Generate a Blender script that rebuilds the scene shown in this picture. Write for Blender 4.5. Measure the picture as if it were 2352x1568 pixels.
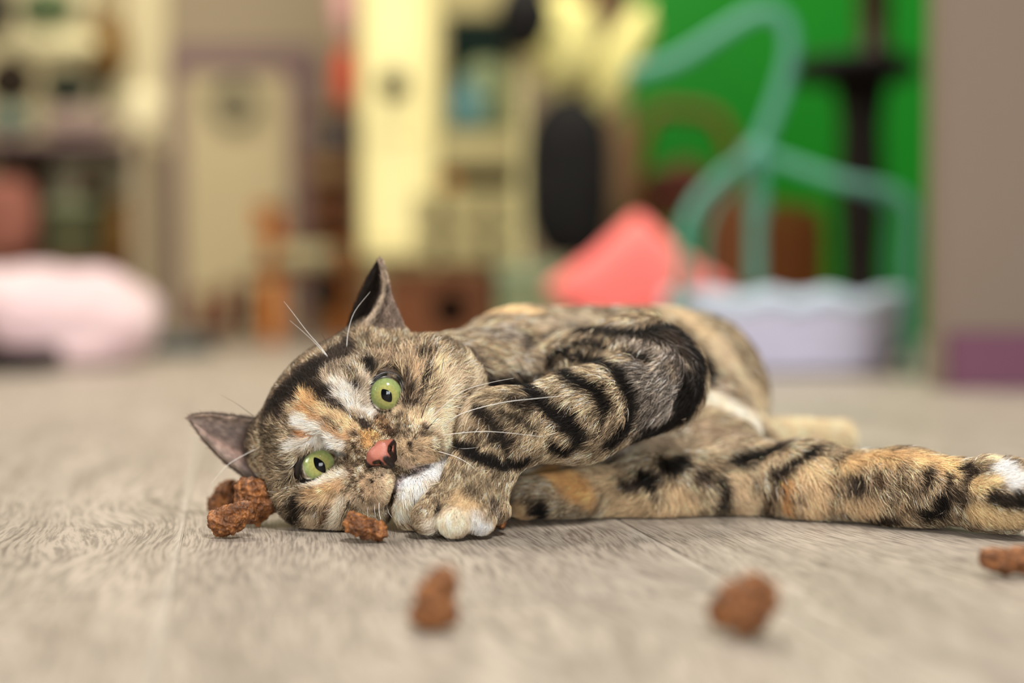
import bpy, bmesh, math, random
import numpy as np
from mathutils import Vector, Matrix, noise
from mathutils.bvhtree import BVHTree

for _o in list(bpy.data.objects):
    bpy.data.objects.remove(_o)
scene = bpy.context.scene
C = scene.collection
R = random.Random(7)
rng = np.random.default_rng(11)
FUR = True
HAIRS = 800000

# ------------------------------------------------------------------ camera
F_PX = 3267.0                      # 50 mm lens on a 36 mm wide sensor, 2352 px across
CAM_H = 0.109
TILT = math.atan(84.0 / F_PX)
FOCUS = 0.6806
cam_d = bpy.data.cameras.new('camera')
cam = bpy.data.objects.new('camera', cam_d)
C.objects.link(cam)
cam_d.lens = 50.0
cam_d.sensor_width = 36.0
cam_d.clip_start = 0.02
cam_d.clip_end = 60
cam.location = (0, 0, CAM_H)
cam.rotation_euler = (math.radians(90) - TILT, 0, 0)
cam_d.dof.use_dof = True
cam_d.dof.focus_distance = 0.671
cam_d.dof.aperture_fstop = 2.2
scene.camera = cam

# ------------------------------------------------------------------ light
world = bpy.data.worlds.new('room_light')
scene.world = world
world.use_nodes = True
world.node_tree.nodes['Background'].inputs[0].default_value = (1.0, 0.955, 0.90, 1)
world.node_tree.nodes['Background'].inputs[1].default_value = 0.15

def area(name, loc, target, sx, sy, power, col):
    d = bpy.data.lights.new(name, 'AREA')
    d.shape = 'RECTANGLE'; d.size = sx; d.size_y = sy; d.energy = power; d.color = col
    o = bpy.data.objects.new(name, d); C.objects.link(o)
    o.location = loc
    o.rotation_euler = (Vector(target) - Vector(loc)).to_track_quat('-Z', 'Y').to_euler()
    return o
area('ceiling_lamp', (0.55, -0.75, 2.2), (0.1, 0.75, 0.0), 0.42, 0.42, 66, (1.0, 0.96, 0.90))
area('ceiling_lamp', (-0.8, 1.7, 2.45), (0.0, 0.8, 0), 1.0, 0.4, 52, (1.0, 0.93, 0.83))
area('patio_window', (0.75, -3.0, 0.62), (0.0, 0.8, 0.1), 0.55, 0.95, 36, (0.95, 0.98, 1.0))
area('patio_window', (1.42, -2.9, 0.62), (0.0, 0.8, 0.1), 0.55, 0.95, 36, (0.95, 0.98, 1.0))
area('side_window', (-2.6, -0.6, 1.3), (0.0, 1.2, 0.2), 0.9, 1.1, 40, (1.0, 0.98, 0.95))
area('back_room_fill', (0.2, 2.9, 2.5), (0.2, 3.9, 0.2), 1.4, 0.8, 78, (1.0, 0.92, 0.76))  # added fill that brightens the green wall and hutch, source unseen
area('hall_fill', (-1.9, 4.6, 2.5), (-1.7, 5.6, 0.4), 0.8, 0.8, 26, (1.0, 0.92, 0.78))  # added fill for the door and back wall, no known lamp there

vs = scene.view_settings
scene.display_settings.display_device = 'sRGB'
vs.view_transform = 'Standard'
vs.look = 'None'
vs.exposure = 0.0
vs.gamma = 1.0
vs.use_curve_mapping = False

# ------------------------------------------------------------------ helpers
def lin(c):
    c = np.asarray(c, dtype=float) / 255.0
    return np.where(c <= 0.04045, c / 12.92, ((c + 0.055) / 1.055) ** 2.4)

def lin4(c):
    return tuple(lin(c)) + (1.0,)

_ct, _st = math.cos(TILT), math.sin(TILT)
CAM = np.array([0, 0, CAM_H])
def ray(px, py):
    a = (px - 1176.0) / F_PX; b = (784.0 - py) / F_PX
    return np.array([a, _ct + b * _st, -_st + b * _ct])
def at(px, py, Y):
    d = ray(px, py)
    return CAM + d * (Y / d[1])
def m_px(Y):                      # metres per pixel at depth Y
    return Y / F_PX
def floor_at(px, py):             # point of the floor seen there
    d = ray(px, py)
    return CAM + d * (-CAM_H / d[2])

def tag(o, label=None, cat=None, group=None, kind=None):
    if label: o['label'] = label
    if cat: o['category'] = cat
    if group: o['group'] = group
    if kind: o['kind'] = kind
    return o

def link(name, me, mat=None, parent=None):
    o = bpy.data.objects.new(name, me)
    C.objects.link(o)
    if mat is not None and len(me.materials) == 0: me.materials.append(mat)
    if parent is not None:
        o.parent = parent
        o.matrix_parent_inverse = parent.matrix_basis.inverted()
    return o

def empty(name, loc, rz=0):
    o = bpy.data.objects.new(name, None)
    C.objects.link(o)
    o.location = tuple(loc); o.rotation_euler = (0, 0, rz)
    o.empty_display_size = 0.05
    return o

def mesh_np(name, v, f, smooth=True):
    me = bpy.data.meshes.new(name)
    v = np.asarray(v, dtype=np.float32); f = np.asarray(f, dtype=np.int32)
    k = f.shape[1]
    me.vertices.add(len(v)); me.vertices.foreach_set('co', v.ravel())
    me.loops.add(f.size); me.loops.foreach_set('vertex_index', f.ravel())
    me.polygons.add(len(f)); me.polygons.foreach_set('loop_start', np.arange(0, f.size, k, dtype=np.int32))
    me.polygons.foreach_set('use_smooth', np.full(len(f), smooth))
    me.update(calc_edges=True)
    return me

def bm_mesh(name, bm, smooth=False):
    me = bpy.data.meshes.new(name)
    bmesh.ops.recalc_face_normals(bm, faces=bm.faces)
    bm.to_mesh(me); bm.free()
    for p in me.polygons: p.use_smooth = smooth
    return me

def add_box(bm, c, s, rot=None, bevel=0.0):
    r = bmesh.ops.create_cube(bm, size=1.0)
    M = Matrix.Translation(Vector(c)) @ (rot.to_4x4() if rot else Matrix.Identity(4)) @ Matrix.Diagonal((s[0], s[1], s[2], 1))
    bmesh.ops.transform(bm, matrix=M, verts=r['verts'])
    if bevel > 0:
        es = list({e for v in r['verts'] for e in v.link_edges})
        bmesh.ops.bevel(bm, geom=es, offset=bevel, segments=2, affect='EDGES', clamp_overlap=True)

def tube_pts(pts, rad, n=8, cap=True):
    """vertices, quads of a tube along pts with radius rad (scalar or list)"""
    P = np.asarray(pts, float); k = len(P)
    rad = np.full(k, rad) if np.isscalar(rad) else np.asarray(rad, float)
    T = np.gradient(P, axis=0); T /= np.linalg.norm(T, axis=1)[:, None] + 1e-12
    ref = np.array([0, 0, 1.0]) if abs(T[0][2]) < 0.9 else np.array([1.0, 0, 0])
    V = []; a = None
    for i in range(k):
        if a is None: a = np.cross(T[i], ref)
        a = a - T[i] * a.dot(T[i]); a /= np.linalg.norm(a) + 1e-12
        b = np.cross(T[i], a)
        for j in range(n):
            q = 2 * math.pi * j / n
            V.append(P[i] + rad[i] * (math.cos(q) * a + math.sin(q) * b))
    Fq = []
    for i in range(k - 1):
        for j in range(n):
            Fq.append((i*n + j, i*n + (j+1) % n, (i+1)*n + (j+1) % n, (i+1)*n + j))
    return V, Fq

def add_tube(bm, pts, rad, n=8):
    V, Fq = tube_pts(pts, rad, n)
    vs_ = [bm.verts.new(v) for v in V]
    for q in Fq: bm.faces.new([vs_[i] for i in q])
    k = len(pts)
    bm.faces.new([vs_[j] for j in reversed(range(n))])
    bm.faces.new([vs_[(k-1)*n + j] for j in range(n)])

def smooth_path(pts, n=24, closed=False):
    """Catmull-Rom through pts"""
    P = [np.asarray(p, float) for p in pts]
    if closed: P = [P[-1]] + P + [P[0], P[1]]
    else: P = [2*P[0]-P[1]] + P + [2*P[-1]-P[-2]]
    segs = len(P) - 3; out = []
    for i in range(segs):
        p0, p1, p2, p3 = P[i:i+4]
        m = max(2, n // segs)
        for j in range(m):
            t = j / m
            out.append(0.5*((2*p1) + (-p0+p2)*t + (2*p0-5*p1+4*p2-p3)*t*t + (-p0+3*p1-3*p2+p3)*t**3))
    if not closed: out.append(P[-2])
    return out

# ------------------------------------------------------------------ materials
def new_mat(name):
    m = bpy.data.materials.new(name); m.use_nodes = True
    nt = m.node_tree
    return m, nt, nt.nodes['Principled BSDF']

def mat(name, col, rough=0.6, col2=None, scale=12.0, detail=4.0, bump=0.0, metallic=0.0, sheen=0.0, spec=0.22):
    """a procedural material: two tones mixed by noise, with an optional fine bump"""
    m, nt, b = new_mat(name)
    if col2 is None: col2 = tuple(min(255, c * 0.86) for c in col)
    tc = nt.nodes.new('ShaderNodeTexCoord')
    nz = nt.nodes.new('ShaderNodeTexNoise'); nz.inputs['Scale'].default_value = scale; nz.inputs['Detail'].default_value = detail
    nt.links.new(tc.outputs['Object'], nz.inputs['Vector'])
    mx = nt.nodes.new('ShaderNodeMix'); mx.data_type = 'RGBA'
    mx.inputs[6].default_value = lin4(col); mx.inputs[7].default_value = lin4(col2)
    nt.links.new(nz.outputs['Fac'], mx.inputs[0])
    nt.links.new(mx.outputs[2], b.inputs['Base Color'])
    b.inputs['Roughness'].default_value = rough
    b.inputs['Metallic'].default_value = metallic
    b.inputs['Specular IOR Level'].default_value = spec
    if sheen: b.inputs['Sheen Weight'].default_value = sheen
    if bump:
        bp = nt.nodes.new('ShaderNodeBump'); bp.inputs['Strength'].default_value = bump; bp.inputs['Distance'].default_value = 0.004
        nz2 = nt.nodes.new('ShaderNodeTexNoise'); nz2.inputs['Scale'].default_value = scale * 6
        nt.links.new(tc.outputs['Object'], nz2.inputs['Vector'])
        nt.links.new(nz2.outputs['Fac'], bp.inputs['Height'])
        nt.links.new(bp.outputs[0], b.inputs['Normal'])
    return m

# ------------------------------------------------------------------ signed distance modelling
def sd_ell(p, c, r, axes=None):
    q = p - np.asarray(c, np.float32)
    if axes is not None: q = q @ np.asarray(axes, np.float32).T
    r = np.asarray(r, np.float32)
    k0 = np.sqrt(((q / r) ** 2).sum(-1)); k1 = np.sqrt(((q / (r*r)) ** 2).sum(-1)) + 1e-9
    return k0 * (k0 - 1.0) / k1
def sd_cone(p, a, b, ra, rb):
    a = np.asarray(a, np.float32); b = np.asarray(b, np.float32)
    ab = b - a
    t = np.clip(((p - a) @ ab) / (ab @ ab), 0, 1)
    d = np.sqrt(((p - a - t[..., None] * ab) ** 2).sum(-1))
    return d - (ra + (rb - ra) * t)
def smin(a, b, k):
    h = np.clip(0.5 + 0.5 * (b - a) / k, 0, 1)
    return b + (a - b) * h - k * h * (1 - h)
def smax(a, b, k):
    return -smin(-a, -b, k)

class Field:
    """a voxel grid that primitives are blended into, each within its own block"""
    def __init__(s, lo, hi, vox):
        s.lo = np.asarray(lo, float); s.vox = vox
        s.n = np.ceil((np.asarray(hi) - s.lo) / vox).astype(int) + 1
        s.F = np.full(tuple(s.n), 0.05, np.float32)
    def block(s, lo, hi):
        i0 = np.clip(np.floor((np.asarray(lo) - s.lo) / s.vox).astype(int), 0, s.n)
        i1 = np.clip(np.ceil((np.asarray(hi) - s.lo) / s.vox).astype(int) + 1, 0, s.n)
        if np.any(i1 <= i0): return None, None
        ax = [(s.lo[k] + s.vox * np.arange(i0[k], i1[k])).astype(np.float32) for k in range(3)]
        g = np.stack(np.meshgrid(*ax, indexing='ij'), -1)
        return tuple(slice(i0[k], i1[k]) for k in range(3)), g
    def add(s, prim, k, sub=False):
        lo, hi = prim.bounds(k + 4 * s.vox)
        sl, g = s.block(lo, hi)
        if sl is None: return
        d = prim.sd(g)
        s.F[sl] = smax(s.F[sl], -d, k) if sub else smin(s.F[sl], d, k)

class Ell:
    def __init__(s, c, r, axes=None, **kw):
        s.c = np.asarray(c, float); s.r = np.asarray(r, float) * np.ones(3); s.ax = axes; s.kw = kw
    def bounds(s, m):
        q = s.r.max() + m
        return s.c - q, s.c + q
    def sd(s, p): return sd_ell(p, s.c, s.r, s.ax)
class Cone:
    def __init__(s, a, b, ra, rb, **kw):
        s.a = np.asarray(a, float); s.b = np.asarray(b, float); s.ra = ra; s.rb = rb; s.kw = kw
    def bounds(s, m):
        q = max(s.ra, s.rb) + m
        return np.minimum(s.a, s.b) - q, np.maximum(s.a, s.b) + q
    def sd(s, p): return sd_cone(p, s.a, s.b, s.ra, s.rb)

def surface_nets(Fd):
    """quad mesh of the zero level"""
    F = Fd.F; ins = F < 0
    cnt = sum(ins[i:ins.shape[0]-1+i, j:ins.shape[1]-1+j, k:ins.shape[2]-1+k].astype(np.int8)
              for i in (0, 1) for j in (0, 1) for k in (0, 1))
    act = (cnt > 0) & (cnt < 8)
    idx = np.argwhere(act)
    vid = np.full(act.shape, -1, np.int32); vid[act] = np.arange(len(idx))
    acc = np.zeros((len(idx), 3)); num = np.zeros(len(idx))
    cor = [(i, j, k) for i in (0, 1) for j in (0, 1) for k in (0, 1)]
    val = {c: F[idx[:, 0]+c[0], idx[:, 1]+c[1], idx[:, 2]+c[2]] for c in cor}
    for c in cor:
        for ax in range(3):
            if c[ax] == 0:
                d = list(c); d[ax] = 1; d = tuple(d)
                va, vb = val[c], val[d]
                m = (va < 0) != (vb < 0)
                t = np.where(m, va / np.where(m, va - vb, 1), 0)
                q = np.tile(np.asarray(c, float), (len(idx), 1)); q[:, ax] += t
                acc[m] += q[m]; num[m] += 1
    V = Fd.lo + Fd.vox * (idx + acc / num[:, None])
    quads = []
    for ax in range(3):
        b, c = (ax + 1) % 3, (ax + 2) % 3
        n = np.array(F.shape)
        sl0 = [slice(1, n[k]-1) for k in range(3)]; sl1 = list(sl0)
        sl0[ax] = slice(0, n[ax]-1); sl1[ax] = slice(1, n[ax])
        s0, s1 = ins[tuple(sl0)], ins[tuple(sl1)]
        e = np.argwhere(s0 != s1)
        if len(e) == 0: continue
        flip = s0[e[:, 0], e[:, 1], e[:, 2]]
        off = np.array([1, 1, 1]); off[ax] = 0
        g = e + off
        ub = np.zeros(3, int); ub[b] = 1
        uc = np.zeros(3, int); uc[c] = 1
        q = [vid[tuple((g + o).T)] for o in (-ub - uc, -uc, 0*ub, -ub)]
        q = np.stack(q, 1)
        q[~flip] = q[~flip][:, ::-1]
        quads.append(q)
    return V, np.concatenate(quads)

def laplace(V, Q, it=1, lam=0.5):
    e = np.concatenate([Q[:, [0, 1]], Q[:, [1, 2]], Q[:, [2, 3]], Q[:, [3, 0]]])
    e = np.concatenate([e, e[:, ::-1]])
    deg = np.bincount(e[:, 0], minlength=len(V)).astype(float) + 1e-9
    for _ in range(it):
        A = np.stack([np.bincount(e[:, 0], V[e[:, 1], k], minlength=len(V)) for k in range(3)], 1) / deg[:, None]
        V = V + lam * (A - V)
    return V

def vnormals(V, Q):
    n = np.cross(V[Q[:, 2]] - V[Q[:, 0]], V[Q[:, 3]] - V[Q[:, 1]])
    N = np.zeros_like(V)
    for k in range(4):
        for a in range(3): N[:, a] += np.bincount(Q[:, k], n[:, a], minlength=len(V))
    return N / (np.linalg.norm(N, axis=1)[:, None] + 1e-12)

def color_attr(me, name, col):
    a = me.attributes.new(name, 'FLOAT_COLOR', 'POINT')
    c = np.ones((len(me.vertices), 4), np.float32); c[:, :3] = col
    a.data.foreach_set('color', c.ravel())
# ------------------------------------------------------------------ floor: grey oak vinyl planks
YAW = math.atan((520 - 1176) / F_PX)          # the planks run towards a point left of the middle
PW, PL = 0.2155, 1.25
def plank_mat():
    m, nt, b = new_mat('grey_oak_vinyl')
    N = nt.nodes.new; L = nt.links.new
    tc = N('ShaderNodeTexCoord'); oi = N('ShaderNodeObjectInfo')
    off = N('ShaderNodeVectorMath'); off.operation = 'MULTIPLY_ADD'
    off.inputs[1].default_value = (1, 1, 1)
    sc = N('ShaderNodeVectorMath'); sc.operation = 'SCALE'; sc.inputs[0].default_value = (7.3, 3.1, 5.7)
    L(oi.outputs['Random'], sc.inputs['Scale']); L(tc.outputs['Object'], off.inputs[0]); L(sc.outputs[0], off.inputs[2])
    # slow warp makes cathedral figure
    wn = N('ShaderNodeTexNoise'); wn.inputs['Scale'].default_value = 5.0; wn.inputs['Detail'].default_value = 2.0
    st0 = N('ShaderNodeVectorMath'); st0.operation = 'MULTIPLY'; st0.inputs[1].default_value = (1.6, 0.55, 1)
    L(off.outputs[0], st0.inputs[0]); L(st0.outputs[0], wn.inputs['Vector'])
    sub = N('ShaderNodeVectorMath'); sub.operation = 'MULTIPLY_ADD'; sub.inputs[1].default_value = (0.09, 0.0, 0)
    L(wn.outputs['Color'], sub.inputs[0]); L(off.outputs[0], sub.inputs[2])
    st = N('ShaderNodeVectorMath'); st.operation = 'MULTIPLY'; st.inputs[1].default_value = (1.0, 0.06, 1.0)
    L(sub.outputs[0], st.inputs[0])
    g1 = N('ShaderNodeTexNoise'); g1.inputs['Scale'].default_value = 760; g1.inputs['Detail'].default_value = 5; g1.inputs['Roughness'].default_value = 0.6
    L(st.outputs[0], g1.inputs['Vector'])
    g2 = N('ShaderNodeTexNoise'); g2.inputs['Scale'].default_value = 60; g2.inputs['Detail'].default_value = 4
    L(st.outputs[0], g2.inputs['Vector'])
    g3 = N('ShaderNodeTexNoise'); g3.inputs['Scale'].default_value = 7; g3.inputs['Detail'].default_value = 3
    L(st0.outputs[0], g3.inputs['Vector'])
    r1 = N('ShaderNodeValToRGB'); r1.color_ramp.elements[0].position = 0.40; r1.color_ramp.elements[1].position = 0.56
    r1.color_ramp.elements[0].color = lin4((84, 75, 67)); r1.color_ramp.elements[1].color = lin4((178, 167, 154))
    L(g1.outputs['Fac'], r1.inputs[0])
    r2 = N('ShaderNodeValToRGB'); r2.color_ramp.elements[0].position = 0.32; r2.color_ramp.elements[1].position = 0.68
    r2.color_ramp.elements[0].color = lin4((136, 126, 116)); r2.color_ramp.elements[1].color = lin4((180, 170, 158))
    L(g2.outputs['Fac'], r2.inputs[0])
    mx = N('ShaderNodeMix'); mx.data_type = 'RGBA'; mx.inputs[0].default_value = 0.55
    L(r2.outputs[0], mx.inputs[6]); L(r1.outputs[0], mx.inputs[7])
    r3 = N('ShaderNodeValToRGB'); r3.color_ramp.elements[0].position = 0.3; r3.color_ramp.elements[1].position = 0.72
    r3.color_ramp.elements[0].color = (0.98, 0.97, 0.96, 1); r3.color_ramp.elements[1].color = (1.22, 1.21, 1.19, 1)
    L(g3.outputs['Fac'], r3.inputs[0])
    mu = N('ShaderNodeMix'); mu.data_type = 'RGBA'; mu.blend_type = 'MULTIPLY'; mu.inputs[0].default_value = 1.0
    L(mx.outputs[2], mu.inputs[6]); L(r3.outputs[0], mu.inputs[7])
    # bevel highlight painted into the colour, pale along one long edge
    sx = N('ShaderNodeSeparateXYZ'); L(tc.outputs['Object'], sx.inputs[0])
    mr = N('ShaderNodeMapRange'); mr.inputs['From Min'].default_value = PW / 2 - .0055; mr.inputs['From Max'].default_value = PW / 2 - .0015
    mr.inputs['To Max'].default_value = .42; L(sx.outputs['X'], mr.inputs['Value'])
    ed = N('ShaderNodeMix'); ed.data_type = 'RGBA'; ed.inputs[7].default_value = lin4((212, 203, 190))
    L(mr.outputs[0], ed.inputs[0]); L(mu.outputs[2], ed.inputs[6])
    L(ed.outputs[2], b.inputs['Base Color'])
    b.inputs['Roughness'].default_value = 0.38
    b.inputs['Specular IOR Level'].default_value = 0.45
    bp = N('ShaderNodeBump'); bp.inputs['Strength'].default_value = 0.8; bp.inputs['Distance'].default_value = 0.0014
    L(g1.outputs['Fac'], bp.inputs['Height']); L(bp.outputs[0], b.inputs['Normal'])
    return m
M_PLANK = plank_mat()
M_JOINT = mat('pale_joint', (176, 164, 148), 0.8)
floor_bm = bmesh.new()
add_box(floor_bm, (0, 3.4, -0.012), (11.0, 9.0, 0.012))
floor = tag(link('floor', bm_mesh('floor', floor_bm), M_JOINT), 'grey oak plank floor', kind='structure')
# one joint passes (1470,1220), the next to its left (482,1223)
j0 = floor_at(1470, 1220)
e_l = np.array([math.sin(YAW), math.cos(YAW), 0]); e_w = np.array([math.cos(YAW), -math.sin(YAW), 0])
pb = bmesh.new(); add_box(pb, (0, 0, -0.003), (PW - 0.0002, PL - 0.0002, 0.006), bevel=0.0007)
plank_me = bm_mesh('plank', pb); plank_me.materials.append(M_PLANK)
je = floor_at(240, 1366)                      # an end joint crosses the plank on the left
w0 = float(j0 @ e_w); le = float(je @ e_l)
for i in range(-16, 18):
    wc = w0 + (i + 0.5) * PW
    st = le if i == -2 else le + PL * ((i * 0.382 + 0.35) % 1.0)
    for k in range(-2, 8):
        lc = st + (k + 0.5) * PL
        p = e_w * wc + e_l * lc
        if p[1] < -1.0 or p[1] > 7.6 or abs(p[0]) > 0.7 + p[1] * 0.46 + 0.5: continue
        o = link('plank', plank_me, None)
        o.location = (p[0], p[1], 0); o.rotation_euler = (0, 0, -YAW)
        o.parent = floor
# ------------------------------------------------------------------ the room behind
def zpx(py, Y): return at(1176, py, Y)[2]
def xpx(px, Y): return (px - 1176) / F_PX * Y / (_ct + 0.0) if False else at(px, 700, Y)[0]
def fpx(bm, x0, y0, x1, y1, Y, d, bevel=0.004, z0=None, rot=None):
    """box whose front face covers that rectangle of the view at depth Y, d deep"""
    a = at(x0, y0, Y); b_ = at(x1, y1, Y)
    zb = b_[2] if z0 is None else z0
    add_box(bm, ((a[0] + b_[0]) / 2, Y + d / 2, (a[2] + zb) / 2), (abs(b_[0] - a[0]), d, abs(a[2] - zb)), rot, bevel)
def box_part(name, rects, m, parent=None, bevel=0.004):
    bm = bmesh.new()
    for r in rects: fpx(bm, *r[:6], bevel=bevel, z0=r[6] if len(r) > 6 else None)
    return link(name, bm_mesh(name, bm), m, parent)
def add_lathe(bm, prof, c, n=24, M=None):
    rings = []
    for r, z in prof:
        ring = []
        for j in range(n):
            q = 2 * math.pi * j / n
            v = Vector((r * math.cos(q), r * math.sin(q), z))
            if M is not None: v = M @ v
            ring.append(bm.verts.new(v + Vector(c)))
        rings.append(ring)
    for a, b_ in zip(rings[:-1], rings[1:]):
        for j in range(n): bm.faces.new((a[j], a[(j+1) % n], b_[(j+1) % n], b_[j]))
    bm.faces.new(list(reversed(rings[0]))); bm.faces.new(rings[-1])
def lump(name, c, r, m, parent=None, seed=0.0, amp=.12, freq=3.0, sub=4, pw=2.0, rot=None, zmin=None):
    """soft rounded body: a squashed ball with folds"""
    bm = bmesh.new(); bmesh.ops.create_icosphere(bm, subdivisions=sub, radius=1.0)
    for v in bm.verts:
        n = v.co.normalized()
        k = (abs(n.x) ** pw + abs(n.y) ** pw + abs(n.z) ** pw) ** (-1 / pw)
        f = 1 + amp * noise.noise(n * freq + Vector((seed, seed * .7, -seed))) + amp * .5 * noise.noise(n * freq * 2.3 + Vector((seed, 0, 3)))
        p = n * k * f
        p = Vector((p.x * r[0], p.y * r[1], p.z * r[2]))
        if rot is not None: p = rot @ p
        p += Vector(c)
        if zmin is not None and p.z < zmin: p.z = zmin
        v.co = p
    return link(name, bm_mesh(name, bm, True), m, parent)

M_WALL = mat('beige_wall', (170, 154, 128), .8, (162, 147, 122), scale=3)
M_MAUVE = mat('mauve_paint', (132, 106, 108), .5, (122, 98, 100), scale=5)
M_PLUM = mat('plum_baseboard', (112, 70, 88), .5, (102, 64, 82), scale=6)
M_COL = mat('taupe_wall', (128, 113, 100), .8, (122, 108, 95), scale=3)
M_GREEN = mat('green_wall', (5, 118, 18), .6, (6, 118, 20), scale=2)
M_DOOR = mat('cream_door', (206, 190, 150), .5, (198, 182, 142), scale=4)
M_CREAM = mat('cream_wood', (238, 228, 168), .5, (226, 214, 150), scale=7)
M_OLIVEC = mat('aged_cream_wood', (168, 156, 108), .6, (146, 136, 92), scale=9)
M_DARK = mat('dark_wood', (30, 22, 16), .5, (20, 15, 11), scale=14)
M_BLACK = mat('black_cloth', (9, 8, 8), .8, (14, 12, 11), scale=10)
M_OAK = mat('orange_wood', (232, 132, 18), .5, (206, 112, 14), scale=12)
M_BROWN = mat('brown_wood', (112, 64, 26), .5, (90, 50, 20), scale=12)
M_REDBR = mat('red_brown_wood', (104, 52, 30), .5, (82, 40, 24), scale=12)
M_GLASSD = mat('dark_glass', (34, 52, 48), .08, (30, 44, 46), scale=5)
M_CORAL = mat('coral_cloth', (246, 122, 114), .85, (238, 108, 104), scale=16, sheen=.3)
M_PINKW = mat('pink_white_fleece', (212, 192, 190), .95, (206, 170, 178), scale=9, sheen=.4, bump=.4)
M_MINT = mat('mint_metal', (88, 148, 128), .4, (78, 134, 116), scale=8)
M_LILAC = mat('lilac_white_wicker', (208, 208, 224), .7, (194, 190, 212), scale=16)
M_FRILL = mat('pale_blue_lining', (196, 212, 222), .9, (182, 198, 214), scale=16)
M_TAN = mat('tan_weave', (150, 118, 72), .9, (132, 102, 60), scale=60)
M_TEAL = mat('dark_teal_plastic', (54, 68, 68), .4, (46, 58, 60), scale=8)
M_GOLD = mat('gold_brown_leather', (128, 92, 36), .5, (100, 70, 26), scale=20)
M_OLIVE = mat('olive_canvas', (74, 74, 46), .8, (62, 62, 40), scale=20)
M_SAGE = mat('sage_cloth', (132, 140, 104), .9, (110, 122, 92), scale=20)
M_PINKD = mat('dusty_pink_cloth', (146, 94, 78), .9, (130, 80, 66), scale=14)
M_RED = mat('red_plush', (206, 78, 48), .9, (190, 62, 40), scale=24)
M_PINK = mat('pale_pink_plush', (226, 176, 166), .9, (216, 160, 154), scale=24)
M_CREAMW = mat('cream_cloth', (214, 204, 160), .9, (196, 186, 142), scale=12)
M_YEL = mat('pale_yellow_cloth', (222, 214, 144), .9, (196, 188, 120), scale=8)
M_GREYG = mat('grey_green_foliage', (112, 110, 92), .8, (96, 98, 80), scale=30)

YB = 6.4
wb = box_part('wall_back', [(-700, -1250, 1470, 760, YB, .12, 0.0)], M_WALL, bevel=0); tag(wb, 'beige plaster wall', kind='structure')
wg = box_part('wall_far', [(1455, -1900, 2500, 800, 4.3, .12, 0.0)], M_GREEN, bevel=0); tag(wg, 'bright green wall', kind='structure')
bm = bmesh.new(); add_box(bm, (at(1470, 700, 4.3)[0] + .05, (4.42 + YB) / 2, 1.3), (.1, YB - 4.42, 2.6))
tag(link('wall_side', bm_mesh('wall_side', bm), M_WALL), 'beige return wall', kind='structure')
wr = box_part('wall_right', [(2190, -3500, 3300, 895, 1.84, .06, 0.0)], M_COL, bevel=.004); tag(wr, 'taupe wall end', kind='structure')
br = box_part('baseboard_right', [(2184, 762, 3300, 897, 1.822, .016, 0.0)], M_PLUM, bevel=.003); tag(br, 'plum baseboard', kind='structure')
wl = link('wall_left', bm_mesh('wall_left', (lambda q: (add_box(q, (-3.3, 2.2, 1.3), (.1, 8.4, 2.6)), q)[1])(bmesh.new())), M_WALL); tag(wl, 'beige side wall', kind='structure')
# cream door with a mauve frame
dr = box_part('door_1', [(418, 162, 664, 757, YB - .05, .05, 0.004)], M_DOOR); tag(dr, 'plain cream door', kind='structure')
bm = bmesh.new()
fpx(bm, 376, 106, 418, 757, YB - .07, .07, z0=0.0); fpx(bm, 664, 106, 724, 757, YB - .07, .07, z0=0.0); fpx(bm, 376, 106, 724, 162, YB - .075, .075)
link('door_frame', bm_mesh('door_frame', bm), M_MAUVE, dr)
bm = bmesh.new(); add_lathe(bm, [(.012, 0), (.022, .02), (.02, .045), (.008, .052)], at(640, 480, YB - .05), 16, Matrix.Rotation(math.pi/2, 3, 'X'))
link('door_handle', bm_mesh('door_handle', bm, True), M_DARK, dr)
tr1 = box_part('trim_1', [(-700, 292, 376, 318, YB - .04, .04)], M_MAUVE); tag(tr1, 'mauve chair rail', kind='structure')
tr2 = box_part('trim_2', [(338, 318, 376, 757, YB - .05, .05, 0.0)], M_MAUVE); tag(tr2, 'mauve corner board', kind='structure')
bl = box_part('baseboard_back', [(-700, 700, 376, 757, YB - .03, .03, 0.0)], M_MAUVE); tag(bl, 'mauve baseboard', kind='structure')

# grey wreath on the door
c = at(540, 240, YB - .075)
bm = bmesh.new()
add_tube(bm, [c + np.array([.085 * math.cos(a), 0, .085 * math.sin(a)]) for a in np.linspace(0, 2*math.pi, 33)], .022, 8)
for k in range(46):
    a = R.uniform(0, 2*math.pi); r = .085 + R.uniform(-.022, .024)
    p = c + np.array([r * math.cos(a), -.016, r * math.sin(a)])
    q = p + np.array([R.uniform(-.03, .03), -.012, R.uniform(-.03, .03)])
    add_tube(bm, [p, (p + q) / 2 + np.array([0, -.006, 0]), q], [.004, .009, .002], 5)
o = empty('wreath', c); tag(o, 'round grey wreath hung high on the cream door', 'wreath')
link('leaf_ring', bm_mesh('leaf_ring', bm, True), M_GREYG, o)

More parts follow.
